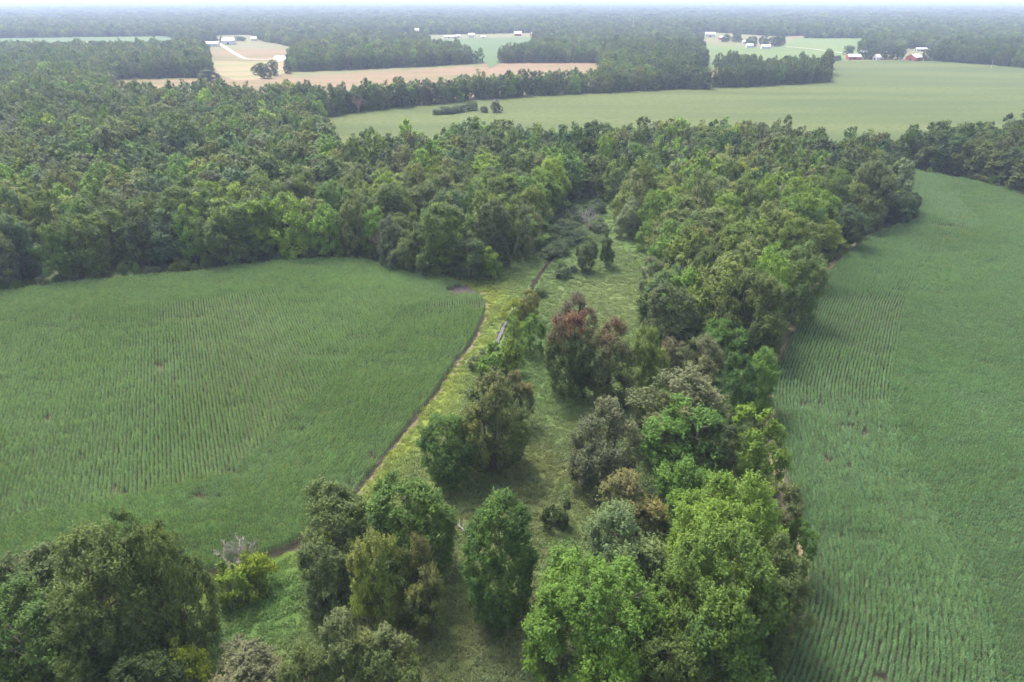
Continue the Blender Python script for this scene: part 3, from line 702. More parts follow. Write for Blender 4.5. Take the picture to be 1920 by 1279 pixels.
T('shrub0', 1045, 988, 943, 54, 'dark', 'small dark round shrub alone in the clearing')
# along the track of the left field
T('oval0', 845, 910, 778, 100, mix('green', 'mid', .4), 'green tree beside the grass track, in front of the reddish one')
T('plume1', 925, 878, 698, 134, mix('mid', 'olive', .5), 'large green and rusty tree right of the grass track', 'rust', .35)
T('plume0', 966, 800, 698, 62, mix('brown', 'mid'), 'reddish brown tree behind the large rusty tree', 'rust', .5)
T('shrub0', 925, 704, 652, 62, 'bright', 'bright green bush by the lower end of the ditch')
T('shrub1', 957, 700, 636, 52, mix('lime', 'green', .3), 'light green bush leaning over the ditch')
T('shrub0', 898, 690, 660, 40, 'silver', 'pale green bush left of the ditch')
T('pads1', 995, 668, 590, 56, mix('bright', 'green', .35), 'fresh green round tree right of the open water')
T('pads0', 962, 652, 594, 48, mix('lime', 'green', .4), 'yellow-green tree next to the open water')
T('pads0', 966, 612, 560, 48, mix('yellow', 'lime', .5), 'yellowish tree above the open water')
T('oval0', 992, 604, 545, 36, mix('yellow', 'brown', .5), 'dull yellow-brown tree at the bend of the ditch')
# red topped group
T('oval0', 1066, 745, 586, 94, mix('mid', 'dark'), 'tree with a red top, left of the red pair', 'red', .7)
T('plume1', 1074, 646, 552, 76, mix('pink', 'olive', .35), 'pinkish grey tree behind the red-topped tree', 'pink', .8)
T('oval1', 1142, 758, 600, 92, mix('mid', 'brown', .45), 'tree with a purplish red top, right of the red-topped tree', 'red', .45)
T('plume0', 1202, 745, 614, 74, mix('olive', 'lime', .35), 'yellow-olive tree right of the red trees')
T('round1', 1098, 700, 640, 56, mix('mid', 'brown', .3), 'low dark tree between the two red-topped trees')
# dense strip along the right cornfield, upper part
T('thin0', 1216, 548, 482, 52, mix('grey', 'silver'), 'pale thin-crowned tree at the right edge of the meadow', 'beige', .6)
T('conic0', 1242, 566, 504, 44, mix('lime', 'green', .4), 'small yellow-green tree behind the pale thin tree')
T('round0', 1252, 662, 536, 96, mix('grey', 'mid', .4), 'grey-green tree at the right edge of the meadow')
T('oval0', 1302, 470 + 62, 425, 86, mix('olive', 'mid', .5), 'olive tree with a rusty side at the wood corner', 'rust', .5)
T('pads0', 1302, 575, 500, 58, mix('bright', 'green', .4), 'fresh green tree between darker ones, right of the meadow')
T('pads1', 1362, 560, 487, 44, mix('lime', 'bright'), 'bright yellow-green treetop above the big olive tree')
T('big1', 1400, 668, 512, 134, mix('olive', 'mid', .55), 'big olive green tree in the middle of the right strip')
T('round1', 1484, 610, 454, 92, mix('bright', 'grey', .45), 'light green tree with bare twigs beside the right cornfield')
T('oval1', 1350, 690, 600, 76, mix('green', 'bright', .4), 'green tree below the big olive tree')
T('plume1', 1306, 724, 630, 86, mix('beige', 'olive', .6), 'beige-tinged tree left of the green ones', 'beige', .7)
T('round0', 1255, 715, 640, 60, mix('grey', 'brown', .5), 'greyish brown tree behind the beige one', 'pink', .5)
T('oval1', 1410, 780, 655, 76, mix('bright', 'green', .4), 'bright green tree at the cornfield edge, above the yellow-green one')
T('pads1', 1375, 800, 665, 76, mix('green', 'blue', .4), 'blue-green tree left of the bright one at the corn edge')
T('pads0', 1430, 700, 640, 44, mix('mid', 'olive', .4), 'small green tree on the cornfield edge')
T('pads1', 1408, 912, 768, 122, mix('lime', 'green', .45), 'yellow-green feathery tree bulging over the right cornfield')
T('plume1', 1262, 850, 694, 176, mix('olive', 'beige', .3), 'broad pale olive tree with beige tips', 'beige', .75)
T('round1', 1268, 905, 750, 152, mix('green', 'bright', .25), 'green leafy tree in front of the pale olive one')
T('plume1', 1125, 918, 756, 128, mix('grey', 'brown', .3), 'greyish beige tree standing left of the strip', 'beige', .65)
T('round0', 1330, 925, 800, 80, mix('dark', 'brown', .3), 'dark tree in the gap left of the yellow-green feathery tree')
# lower part
T('plume0', 1160, 1045, 898, 138, mix('olive', 'brown', .25), 'olive tree with reddish tips beside the small round shrub', 'rust', .45)
T('plume0', 1270, 1000, 866, 112, mix('bright', 'green', .4), 'fresh green treetop behind the big yellow-green tree')
T('round1', 1345, 985, 890, 70, 'green', 'green tree top right behind the big yellow-green tree')
T('big0', 1342, 1132, 902, 205, mix('bright', 'lime', .35), 'big yellow-green tree in the lower right strip')
T('round0', 1432, 1065, 915, 96, mix('olive', 'grey', .3), 'dull olive tree on the corn edge')
T('plume0', 1142, 1155, 962, 165, mix('silver', 'green', .35), 'silvery green tree left of the big yellow-green tree')
T('big0', 1108, 1285, 1056, 245, mix('bright', 'green', .25), 'very large bright green tree at the bottom edge')
T('big1', 1322, 1245, 1000, 225, mix('mid', 'bright', .45), 'large green tree at the bottom, right of the bright one')
T('round1', 1335, 1325, 1140, 160, mix('green', 'mid', .5), 'green tree in front at the bottom edge, with a dark gap beside it')
T('oval1', 1418, 1205, 1010, 120, mix('mid', 'olive', .5), 'green tree leaning to the right cornfield near the bottom')
T('oval0', 1425, 1268, 1085, 100, mix('mid', 'grey', .3), 'dull green tree on the corn edge at the bottom')
T('round0', 1240, 1345, 1200, 130, mix('mid', 'dark', .3), 'dark green tree low at the bottom edge between larger ones')
T('pads0', 1472, 1102, 978, 66, mix('green', 'bright', .3), 'bright green bushy tree at the bend of the corn edge')
T('shrub0', 1462, 1150, 1110, 50, mix('lime', 'olive', .5), 'yellowish bush below the bend of the corn edge')
T('shrub1', 1452, 1195, 1150, 54, mix('olive', 'lime', .4), 'olive bush on the corn edge near the bottom')
T('shrub0', 1440, 925, 893, 40, mix('lime', 'green', .4), 'small bush under the feathery yellow-green tree')
# end of the strip by the far corner of the right cornfield
T('round1', 1540, 478, 414, 66, mix('lime', 'olive', .3), 'yellow-green tree beside the track of the right cornfield')
T('oval1', 1576, 466, 385, 74, mix('mid', 'blue', .5), 'dark green tree behind the yellow-green one at the track')
T('big1', 1612, 420, 306, 92, mix('grey', 'mid', .5), 'tall grey-green tree near the end of the strip')
T('round0', 1560, 410, 318, 60, mix('mid', 'bright', .6), 'light green treetop left of the tall grey-green tree')
T('thin0', 1628, 440, 372, 56, mix('olive', 'mid', .5), 'thin olive tree near the end of the strip')
T('pads0', 1648, 418, 346, 40, mix('olive', 'lime', .3), 'narrow olive tree near the end of the strip')
T('round1', 1676, 418, 358, 56, mix('dark', 'blue', .5), 'dark tree at the very end of the strip')
T('round0', 1700, 412, 362, 34, mix('dark', 'grey', .4), 'small dark tree at the tip of the strip, against the corn')
# meadow trees, left wood edge
T('oval0', 1098, 512, 446, 38, mix('grey', 'mid', .5), 'small tree standing alone in the upper meadow')
T('conic0', 1136, 504, 436, 28, mix('blue', 'mid', .5), 'slim dark tree in the upper meadow, right of the lone one')
T('shrub0', 1056, 520, 498, 38, 'blue', 'dark low bush in the upper meadow')
T('shrub0', 1075, 512, 498, 17, 'blue', 'tiny dark bush next to the low bush of the upper meadow')
T('shrub1', 1014, 558, 541, 30, 'mid', 'low bush on the right bank of the ditch')
T('conic0', 921, 523, 464, 40, mix('lime', 'bright', .5), 'bright yellow-green pointed tree at the wood corner')
WE = 'trees on the edge of the left wood'
T('round1', 770, 512, 432, 62, mix('olive', 'mid', .3), 'olive tree low on the wood edge near the field corner', group=WE)
T('round0', 826, 512, 384, 98, mix('mid', 'bright', .25), 'broad green tree on the wood edge above the bare soil patch', group=WE)
T('pads1', 778, 470, 400, 32, 'lime', 'bright yellow tree inside the wood edge', group=WE)
T('tall0', 928, 500, 375, 66, mix('mid', 'grey', .5), 'tall oval grey-green tree at the wood corner', group=WE)
T('thin0', 985, 490, 386, 56, mix('olive', 'grey', .5), 'tall tree with bare lower trunk by the clearing', group=WE)
T('round1', 885, 522, 438, 76, mix('mid', 'blue', .4), 'dark green tree at the wood corner left of the bright pointed tree', group=WE)
T('round1', 736, 500, 405, 54, mix('blue', 'grey', .5), 'blue-green tree on the wood edge near the pinkish dead tree', group=WE)
T('shrub1', 812, 520, 486, 40, 'mid', 'low bush under the wood edge at the field corner')
# thicket at the head of the ditch
for i in range(34):
    bx = random.uniform(1030, 1130); by = 392 + (i / 33) * 92
    if by > 440: bx = random.uniform(1030, 1085 - (by - 440) * 0.6)
    T('shrub%d' % (i % 2), bx, by, by - random.uniform(14, 24), random.uniform(26, 40), mix('blue', 'silver', random.uniform(0, .6)),
      'grey-green shrub in the thicket at the head of the ditch', group='shrubs of the thicket at the head of the ditch')
# low growth along the foot of the strip
k = 0
for i in range(len(RB) - 1, 0, -7):
    p = RB[i] + np.array([-random.uniform(3.2, 5.0), 0]); (q,), d = project([p])
    if q[1] > 1300 or q[1] < 440: continue
    k += 1
    plant('shrub', 'shrub%d' % (k % 2), p[0], p[1], random.uniform(1.2, 2.2), random.uniform(1.6, 3.2), mix('olive', 'bright', random.random()),
          ordinal(k - 1) + ' bush from the far end along the right cornfield track', 'shrub', 'bushes along the track of the right cornfield')
# bare trees
def dead(key, bx, by, top, w, label, name='dead_tree', col=None):
    me, R0, H0 = DEAD[key]; x, y, Rm, H = from_pixels(bx, by, top, w)
    if col: me = me.copy(); me.materials[0] = col
    o = link(name, me); o.location = (x, y, 0); o.scale = (Rm / R0, Rm / R0, H / H0); o.rotation_euler = (0, 0, random.uniform(0, 6))
    tag(o, label, 'shrub' if 'shrub' in name else 'tree', 'bare trees and shrubs'); TREES.append((x, y, Rm * 0.8))
PINKWOOD = plain('reddish_dead_wood', (0.30, 0.19, 0.17), 0.9, scale=3)
dead('dead_shrub', 450, 1060, 1000, 96, 'bare grey shrub without leaves at the corner of the left cornfield', 'dead_shrub')
dead('dead_tall', 1101, 446, 364, 38, 'tall bare dead tree standing above the thicket')
dead('dead_tall', 712, 490, 400, 30, 'pinkish dead tree on the edge of the left wood', col=PINKWOOD)
dead('dead_wide', 1432, 440, 366, 40, 'bare pale treetop among the green trees of the right wood')
dead('dead_wide', 1500, 430, 372, 44, 'leafless tree in the right wood near the corn')
dead('dead_wide', 673, 213, 168, 40, 'pinkish dead tree in front of the far tree line', col=PINKWOOD)
dead('dead_tall', 928, 206, 176, 20, 'small dead tree in the soybean field')
dead('dead_wide', 1240, 720, 640, 44, 'bare twiggy tree between the beige trees of the strip')
# fallen trunks
def fallen(a, b, r, label):
    V = []; F = []; p = Vector((*G(*a), 0.5)); q = Vector((*G(*b), 0.75)); mid = (p + q) / 2
    d = q - p; s = Vector((-d.y, d.x, 0)) * 0.25
    tube(V, F, p - mid, q - mid, r, r * 0.5, 6)
    for f, sg in ((.35, 1), (.55, -1), (.7, 1), (.8, -1)):
        tube(V, F, p - mid + d * f, p - mid + d * (f + .25) + s * sg + Vector((0, 0, .5)), r * .5, r * .2, 4)
    o = link('fallen_branch', mesh_py('fallen_branch', V, F, DEADWOOD)); o.location = mid
    tag(o, label, 'branch')
fallen((884, 1008), (856, 988), 0.12, 'pale fallen branch on the grass left of the dark egg-shaped tree')
fallen((1022, 1163), (1000, 1162), 0.12, 'pale fallen branch at the left foot of the very large bright tree')

# ------------------------------------------------------------------ the woods
def jitter_grid(x0, x1, y0, y1, s):
    gx, gy = np.meshgrid(np.arange(x0, x1, float(s)), np.arange(y0, y1, float(s))); gx[1::2] += s / 2
    P = np.stack([gx.ravel(), gy.ravel()], 1)
    return P + rng.uniform(-0.36, 0.36, P.shape) * s
def is_wood(P, margin=0.0):
    r = np.ones(len(P), bool)
    for pg in OPEN: r &= ~inside(P, pg)
    return r
def in_view(P, z, mx=60):
    px, d = project(P, z); return (d > 3) & (px[:, 0] > -mx) & (px[:, 0] < 1920 + mx) & (px[:, 1] < 1400)
FOREST_COLS = np.array([C['dark'], C['mid'], C['mid'], C['blue'], C['olive'], C['grey'], mix('mid', 'green'), mix('mid', 'bright', .5), mix('mid', 'grey'), mix('olive', 'mid')])
ACCENT = np.array([C['lime'], C['bright'], mix('lime', 'olive'), mix('lime', 'bright'), mix('brown', 'olive'), C['silver']])
def wood_colours(n, P):
    c = FOREST_COLS[rng.integers(0, len(FOREST_COLS), n)]
    # kinds of trees grow in patches
    pal = (fbm(P, 45, 3) > 0.53)[:, None]
    c = np.where(pal, c * np.array([1.25, 1.2, 1.0]), c)
    acc = rng.random(n) < 0.14
    c[acc] = ACCENT[rng.integers(0, len(ACCENT), acc.sum())]
    return c * 1.28
P = jitter_grid(-1050, 1050, 60, 1300, 9.4)
P = P[in_view(P, 12) & is_wood(P)]
# woods thin out nowhere, but single trees keep their room
tr = np.array(TREES)
for x, y, r in tr:
    P = P[np.hypot(P[:, 0] - x, P[:, 1] - y) > r * 0.8 + 2.0]
edge = np.min([pl_dist(P, np.vstack([pg, pg[:1]])) for pg in (LEFT_CORN, RIGHT_CORN, STRIP_ZONE)], axis=0)
P = P[edge > 2.6]; edge = edge[edge > 2.6]
dist = np.hypot(P[:, 0], P[:, 1]); order = np.argsort(dist); P = P[order]; dist = dist[order]; edge = edge[order]
col = wood_colours(len(P), P)
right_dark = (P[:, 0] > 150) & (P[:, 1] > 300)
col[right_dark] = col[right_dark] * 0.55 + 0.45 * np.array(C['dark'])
Hs = rng.normal(19.3, 2.9, len(P)); Rs = rng.uniform(5.0, 8.6, len(P))
N_SINGLE = 300 - 84
KEYS = ['wood0', 'wood1', 'wood2', 'oval0', 'round0', 'round1', 'tall0', 'pads0', 'pads1', 'plume1']
WT = [6, 6, 6, 2, 2, 2, 1, 1, 1, 1]
def colour_word(c):
    r, g_, b_ = c
    if r > g_ * 0.98: return 'brownish'
    if r > 0.12 and g_ > 0.17: return 'yellow-green'
    if g_ > 0.15: return 'bright green'
    if b_ > g_ * 0.5: return 'grey-green'
    if g_ < 0.085: return 'dark green'
    if r > g_ * 0.75: return 'olive green'
    return 'mid green'
sing = np.arange(N_SINGLE); px, _ = project(P[sing], 12)
left = P[sing, 0] < 25
rank = {}
for side, nm in ((left, 'left wood'), (~left, 'right wood')):
    ids = sing[side]; de = edge[ids]
    rows = np.digitize(de, np.arange(1, 15) * 7.5)
    for rw in np.unique(rows):
        sub = ids[rows == rw]; sub = sub[np.argsort(px[sub, 0])]
        for k, i in enumerate(sub): rank[int(i)] = (nm, int(rw), k)
RW = ORD
for i in sing:
    nm, rw, k = rank[int(i)]
    where = 'at the edge' if rw == 0 else 'in the %s row' % RW[rw]
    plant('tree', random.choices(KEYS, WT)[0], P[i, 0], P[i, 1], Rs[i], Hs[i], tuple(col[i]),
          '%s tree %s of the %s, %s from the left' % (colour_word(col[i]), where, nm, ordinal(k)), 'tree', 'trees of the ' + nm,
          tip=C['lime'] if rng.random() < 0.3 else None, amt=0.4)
# understory along the wood edge hides the trunks
EDGE = np.concatenate([smooth_line([G(*p) for p in [(0, 549), (200, 527), (400, 507), (560, 489), (650, 486), (720, 496), (800, 510), (880, 522)]], 3.2, 2),
                       smooth_line([G(*p) for p in [(1640, 314), (1700, 319), (1780, 333), (1860, 350), (1920, 366)]], 3.6, 2)])
nb_ = {}
for k, p in enumerate(EDGE):
    if rng.random() < 0.25: continue
    x, y = p + rng.normal(0, 0.6, 2) + np.array([0, 2.4])
    wood = 'left wood' if x < 50 else 'dark wood beyond the right cornfield'
    nb_[wood] = nb_.get(wood, -1) + 1
    plant('shrub', 'shrub%d' % (k % 2), x, y, rng.uniform(1.6, 2.8), rng.uniform(2.5, 5.5), tuple(wood_colours(1, p[None])[0] * 0.85),
          ordinal(nb_[wood]) + ' bush from the left at the foot of the ' + wood, 'shrub', 'bushes at the foot of the ' + wood)
# all the other trees: one mass
def low_crown(i, kind, seed, **k):
    cr = make_crown('forest_crown_%d' % i, kind, 5, 1.2, 18, 85, 18, 9, 0.46, seed, LEAF_I, **k)
    return cr
wk = dict(lobe=0.34, limbs=11, fat=1.35, spray=0.75, dome=True)
wood_protos = proto_collection('forest_tree', [low_crown(0, 'oval', 101, up=0.5, rag=.12, **wk), low_crown(1, 'round', 102, up=0.4, rag=.1, **wk), low_crown(2, 'round', 103, up=0.5, rag=0.18, **wk),
                                               low_crown(3, 'oval', 104, up=0.6, rag=.15, **wk), low_crown(4, 'spread', 105, up=0.35, rag=.12, **wk), low_crown(5, 'spread', 106, up=0.6, rag=.2, **wk)])
def wood_mass(name, P, H, Rr, col, label):
    n = len(P); print(name, n)
    scatter(name, wood_protos, np.c_[P, np.zeros(n)], np.c_[np.zeros((n, 2)), rng.uniform(0, 6.28, n)],
            np.c_[Rr / 5, Rr / 5, H / 18], rng.integers(0, 6, n), rgba(col, var=0.12, hue=0.05), label, 'forest')
m2 = slice(N_SINGLE, None)
mid_ = P[m2]; dm = dist[m2]
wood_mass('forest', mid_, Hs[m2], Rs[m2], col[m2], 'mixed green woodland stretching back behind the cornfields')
P2 = jitter_grid(-2600, 2600, 1300, 3000, 13.5)
P2 = P2[in_view(P2, 12) & is_wood(P2)]
# far away land: scattered openings
P2 = P2[fbm(P2, 260, 17) < 0.70]
wood_mass('distant_forest', P2, rng.normal(17, 2.5, len(P2)), rng.uniform(6.5, 9.5, len(P2)), wood_colours(len(P2), P2) * 0.9, 'hazy woods in the distance beyond the farms')
P3 = jitter_grid(-9500, 9500, 3000, 11600, 46)
P3 = P3[in_view(P3, 12)]; P3 = P3[fbm(P3, 500, 23) < 0.72]; n3 = len(P3)
wood_mass('far_forest', P3, rng.normal(18, 4, n3), rng.uniform(24, 34, n3), wood_colours(n3, P3) * 0.85, 'farthest woods fading into the haze at the horizon')
P4 = jitter_grid(-18500, 18500, 11600, 24500, 120)
P4 = P4[in_view(P4, 12)]; n4 = len(P4)
wood_mass('horizon_forest', P4, rng.normal(20, 4, n4), rng.uniform(60, 85, n4), wood_colours(n4, P4) * 0.85, 'last line of woods dissolving in the haze on the horizon')
# trees out in the fields far away
FT = [('round0', 497, 147, 118, 26), ('oval0', 484, 140, 120, 22), ('oval1', 514, 142, 112, 18), ('tall0', 540, 138, 112, 14), ('round1', 392, 152, 128, 40),
      ('round1', 930, 212, 188, 20), ('round0', 885, 208, 190, 22), ('round1', 860, 211, 196, 36), ('round0', 838, 214, 200, 30), ('round0', 820, 216, 205, 18), ('round1', 908, 212, 198, 16),
      ('round1', 1320, 168, 130, 30), ('round0', 1348, 160, 140, 24), ('conic0', 1366, 160, 140, 10), ('conic0', 1379, 165, 142, 14), ('round0', 1300, 168, 148, 22), ('conic0', 1398, 165, 152, 12),
      ('oval0', 1503, 112, 96, 12), ('oval1', 1590, 102, 85, 20), ('round0', 1568, 114, 104, 20), ('round1', 1640, 112, 88, 26), ('round0', 1662, 112, 88, 26), ('oval0', 1682, 112, 86, 24),
      ('round0', 1620, 112, 92, 22), ('tall0', 1628, 96, 74, 20), ('oval0', 1612, 86, 76, 10), ('round1', 1532, 114, 108, 14), ('round0', 1408, 88, 68, 20), ('oval0', 1432, 88, 67, 20), ('round1', 1452, 87, 66, 22),
      ('round0', 1464, 86, 68, 16), ('oval1', 1360, 79, 64, 18), ('round0', 1380, 79, 62, 22), ('round0', 1310, 78, 60, 20), ('round1', 340, 84, 64, 22), ('round0', 356, 82, 66, 18), ('oval0', 404, 80, 68, 12),
      ('oval0', 416, 80, 68, 8), ('round0', 445, 77, 68, 14), ('round1', 456, 77, 68, 12)]
def far_spot(bx, by):
    return 'soybean field' if 800 < bx < 940 else 'pale fields at the far left' if bx < 560 and by > 100 else 'white barns at the far left' if bx < 560 else \
        'red barns' if bx > 1515 else 'far tree line at the right' if by > 130 else 'white farm in the pasture'
seen = {}
for key, bx, by, top, w in sorted(FT, key=lambda f: f[1]):
    spot = far_spot(bx, by); seen[spot] = seen.get(spot, -1) + 1
    T(key, bx, by, top, w, mix('mid', 'blue', random.random()), '%s from the left of the hazy trees by the %s' % (ordinal(seen[spot]), spot), group='trees standing out in the far fields')

# ------------------------------------------------------------------ farms
W_WHITE = plain('white_paint', (0.48, 0.48, 0.47), 0.6, var=0.05); W_RED = plain('red_barn_paint', (0.42, 0.07, 0.06), 0.7, var=0.1)
R_WHITE = plain('white_metal_roof', (0.5, 0.5, 0.51), 0.5, var=0.04); R_GREY = plain('grey_metal_roof', (0.50, 0.50, 0.55), 0.4, var=0.08); R_DARK = plain('dark_shingle', (0.16, 0.15, 0.15), 0.9)
D_DARK = plain('dark_opening', (0.04, 0.035, 0.035), 0.8); GLASS = plain('window_glass', (0.05, 0.06, 0.08), 0.1)
def boxm(name, x0, x1, y0, y1, z0, z1, mat, parent):
    V = [(x, y, z) for z in (z0, z1) for y in (y0, y1) for x in (x0, x1)]
    F = [(0, 2, 3, 1), (4, 5, 7, 6), (0, 1, 5, 4), (2, 6, 7, 3), (0, 4, 6, 2), (1, 3, 7, 5)]
    return link(name, mesh_py(name, V, F, mat), parent=parent)
def building(name, px, py, wpx, D, hw, hr, wall, roof, label, cat, rot=0.0, windows=3, door='barn'):
    x, y = G(px, py); dep = y * math.cos(PITCH) + CAM_H * math.sin(PITCH); L = wpx / FPX * dep
    e = bpy.data.objects.new(name, None); COL.objects.link(e); e.location = (x, y + D / 2, 0); e.rotation_euler = (0, 0, rot)
    tag(e, label, cat, 'farm buildings in the distance')
    a, b = L / 2, D / 2
    V = [(-a, -b, 0), (a, -b, 0), (a, b, 0), (-a, b, 0), (-a, -b, hw), (a, -b, hw), (a, b, hw), (-a, b, hw), (-a, 0, hw + hr - 0.12), (a, 0, hw + hr - 0.12)]
    F = [(0, 1, 5, 4), (2, 3, 7, 6), (1, 2, 6, 9, 5), (3, 0, 4, 8, 7)]
    link('wall', mesh_py('wall', V, F, wall), parent=e)
    o = 0.6; k = hr / b; V = []; F = []
    for s in (-1, 1):
        q = len(V)
        for dz in (0.0, 0.25):
            V += [(-a - o, s * (b + o), hw - k * o + dz), (a + o, s * (b + o), hw - k * o + dz), (a + o, 0, hw + hr + dz), (-a - o, 0, hw + hr + dz)]
        F += [(q, q + 1, q + 2, q + 3), (q + 4, q + 5, q + 6, q + 7), (q, q + 1, q + 5, q + 4), (q + 1, q + 2, q + 6, q + 5), (q + 3, q, q + 4, q + 7)]
    link('roof', mesh_py('roof', V, F, roof), parent=e)
    dw = min(4.0, L * 0.25) if door == 'barn' else 1.1; dh = min(hw * 0.8, 4.0) if door == 'barn' else 2.1
    boxm('door', -dw / 2, dw / 2, -b - 0.06, -b + 0.05, 0, dh, D_DARK if door == 'barn' else W_WHITE, e)
    if rot: boxm('door', -a - 0.06, -a + 0.05, -2, 2, 0, min(hw, 4), D_DARK, e)
    for i in range(windows):
        wx = -a + L * (i + 0.5) / windows
        if abs(wx) < dw / 2 + 0.9: continue
        f = boxm('window', wx - 0.7, wx + 0.7, -b - 0.05, -b + 0.05, hw * 0.45, hw * 0.45 + 1.3, W_WHITE, e)
        boxm('pane', wx - 0.55, wx + 0.55, -b - 0.08, -b - 0.052, hw * 0.45 + 0.12, hw * 0.45 + 1.18, GLASS, f)
    return e
B = building
B('barn', 393, 88, 30, 16, 6, 3, W_WHITE, R_WHITE, 'long white barn with a white roof at the left farm', 'barn')
B('barn', 427, 84, 22, 18, 8, 4, W_WHITE, R_WHITE, 'taller white barn at the top of the pale lane', 'barn', 0.1)
B('house', 476, 77, 9, 10, 5, 3, W_WHITE, R_GREY, 'small white house right of the white barns', 'house', door='house')
B('barn', 1603, 113, 22, 14, 5, 3, W_RED, R_WHITE, 'red barn with a white roof beside the farm trees', 'barn', -0.12)
B('barn', 1718, 115, 22, 16, 5.5, 4, W_RED, R_GREY, 'red barn with a grey metal roof right of the farm trees', 'barn', 0.5)
B('house', 1646, 114, 9, 9, 5, 3.5, W_WHITE, R_GREY, 'white house half hidden by the trees between the red barns', 'house', 0.2, door='house')
B('shed', 1620, 102, 10, 9, 3.5, 2, W_WHITE, R_GREY, 'white shed behind the trees of the red barn farm', 'shed')
B('shed', 1730, 97, 20, 12, 4, 2, W_WHITE, R_GREY, 'long grey-roofed shed beyond the red barns', 'shed', -0.15)
B('barn', 1333, 70, 18, 16, 7, 4, W_WHITE, R_WHITE, 'white barn at the far farm left of the pasture', 'barn', -0.2)
B('shed', 1356, 75, 14, 12, 5, 2.5, W_RED, R_WHITE, 'low shed right of the far white barn', 'shed')
B('shed', 1398, 82, 10, 9, 4, 2, W_WHITE, R_WHITE, 'white shed left of the trees in the pasture farm', 'shed')
B('house', 1406, 90, 12, 9, 4.5, 3, W_WHITE, R_GREY, 'white house at the left end of the pasture farm', 'house', door='house')
B('house', 1436, 92, 16, 9, 4.5, 3, W_WHITE, R_GREY, 'white house in front of the pasture farm trees', 'house', door='house')
B('barn', 1450, 36, 9, 20, 9, 4, W_WHITE, R_WHITE, 'lone white barn far off towards the horizon at the right', 'barn')
B('barn', 776, 73, 26, 14, 6, 3, W_WHITE, R_WHITE, 'wide white farm building above the wood at the centre', 'barn')
B('house', 782, 66, 7, 10, 12, 3, W_WHITE, R_GREY, 'tall narrow white house behind the wide farm building', 'house', door='house')
B('shed', 842, 72, 18, 10, 4, 2, W_WHITE, R_WHITE, 'long low white shed at the edge of the far crop field', 'shed')
B('shed', 859, 71, 8, 9, 4, 2, W_WHITE, R_GREY, 'small white shed right of the long low one', 'shed')
B('house', 884, 71, 11, 10, 6, 4, W_WHITE, R_GREY, 'white gabled house above the far crop field', 'house', door='house')
B('shed', 906, 71, 8, 8, 3, 1.5, W_WHITE, R_GREY, 'tiny white shed right of the gabled house', 'shed')
B('barn', 971, 68, 13, 14, 6, 5, W_RED, R_WHITE, 'red barn with a white roof above the far crop field', 'barn')
B('barn', 1003, 69, 16, 14, 6, 4, W_RED, R_GREY, 'red barn at the right end of the far crop field', 'barn', 0.3)
B('barn', 668, 42, 13, 20, 8, 4, W_WHITE, R_WHITE, 'white building far off above the centre left woods', 'barn')
B('barn', 724, 46, 9, 18, 7, 3, W_WHITE, R_WHITE, 'small white building far off, right of the other one', 'barn')
B('house', 712, 70, 7, 9, 5, 3, W_WHITE, R_GREY, 'small white house in the woods left of the wide farm building', 'house', door='house')
B('house', 1772, 44, 7, 14, 7, 4, W_WHITE, R_GREY, 'white house far off in the hazy woods at the right', 'house', door='house')
# wooden pole at the field's edge
def pole(px, py, H, label):
    x, y = G(px, py); V = []; F = []
    e = bpy.data.objects.new('utility_pole', None); COL.objects.link(e); e.location = (x, y, 0); tag(e, label, 'pole')
    tube(V, F, (0, 0, -0.3), (0, 0, H), 0.28, 0.18, 8); link('post', mesh_py('post', V, F, plain('weathered_wood', (0.55, 0.52, 0.48), 0.9)), parent=e)
    V = []; F = []; tube(V, F, (-1.2, -0.22, H - 0.7), (1.2, -0.22, H - 0.7), 0.1, 0.1, 6); link('crossarm', mesh_py('crossarm', V, F, DEADWOOD), parent=e)
pole(1858, 128, 11, 'pale wooden pole at the far edge of the soybean field')
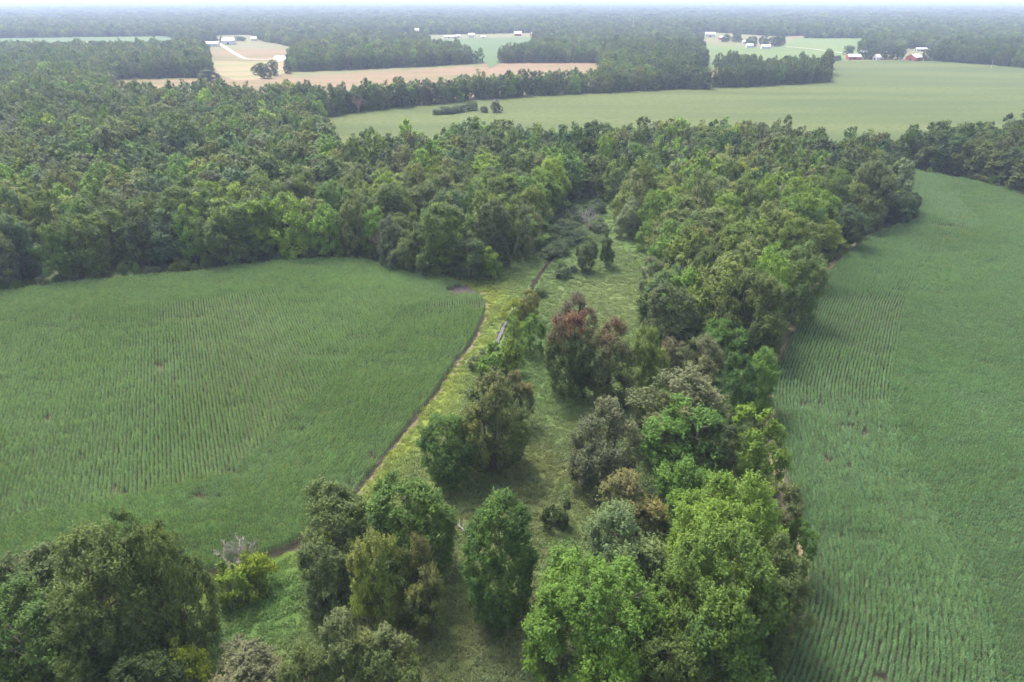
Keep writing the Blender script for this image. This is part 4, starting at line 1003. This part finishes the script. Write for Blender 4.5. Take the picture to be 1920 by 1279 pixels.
# lattice mast
def mast(px, py, H, label):
    x, y = G(px, py); e = bpy.data.objects.new('radio_mast', None); COL.objects.link(e); e.location = (x, y, 0); tag(e, label, 'mast')
    st = plain('galvanised_steel', (0.5, 0.5, 0.52), 0.5, 0.6); legs = [(2.2 * math.cos(a), 2.2 * math.sin(a)) for a in (0.3, 2.4, 4.5)]
    for lx, ly in legs:
        V = []; F = []; tube(V, F, (lx, ly, 0), (lx * .35, ly * .35, H), 0.22, 0.14, 5); link('leg', mesh_py('leg', V, F, st), parent=e)
    V = []; F = []
    for k in range(14):
        z0, z1 = H * k / 14, H * (k + 1) / 14; s0, s1 = 1 - .65 * k / 14, 1 - .65 * (k + 1) / 14
        for i in range(3):
            p, q = legs[i], legs[(i + 1) % 3]
            tube(V, F, (p[0] * s0, p[1] * s0, z0), (q[0] * s1, q[1] * s1, z1), 0.09, 0.09, 4)
    link('bracing', mesh_py('bracing', V, F, st), parent=e)
    V = []; F = []
    for k in range(6):
        a = k * 1.05; tube(V, F, (math.cos(a) * 1.5, math.sin(a) * 1.5, H - 5), (math.cos(a) * 1.5, math.sin(a) * 1.5, H - 1), 0.3, 0.3, 6)
    link('antenna', mesh_py('antenna', V, F, W_WHITE), parent=e)
mast(1186, 64, 52, 'thin lattice radio mast rising from the distant woods')

# ------------------------------------------------------------------ the hazy air
hz = mesh_py('haze', [(x, y, z) for z in (-1.0, 92.0) for y in (-500, FAR + 100) for x in (-FAR - 100, FAR + 100)],
             [(0, 2, 3, 1), (4, 5, 7, 6), (0, 1, 5, 4), (2, 6, 7, 3), (0, 4, 6, 2), (1, 3, 7, 5)])
m = bpy.data.materials.new('haze'); m.use_nodes = True; nt = m.node_tree
nt.nodes.remove(nt.nodes['Principled BSDF'])
pv = N(nt, 'ShaderNodeVolumePrincipled'); pv.inputs['Color'].default_value = (0.60, 0.71, 1.0, 1); pv.inputs['Density'].default_value = 0.00013
pv.inputs['Anisotropy'].default_value = 0.1
nt.links.new(pv.outputs[0], nt.nodes['Material Output'].inputs['Volume'])
hz.materials.append(m)
o = link('haze', hz); tag(o, 'pale blue summer haze in the air', 'haze', kind='stuff')
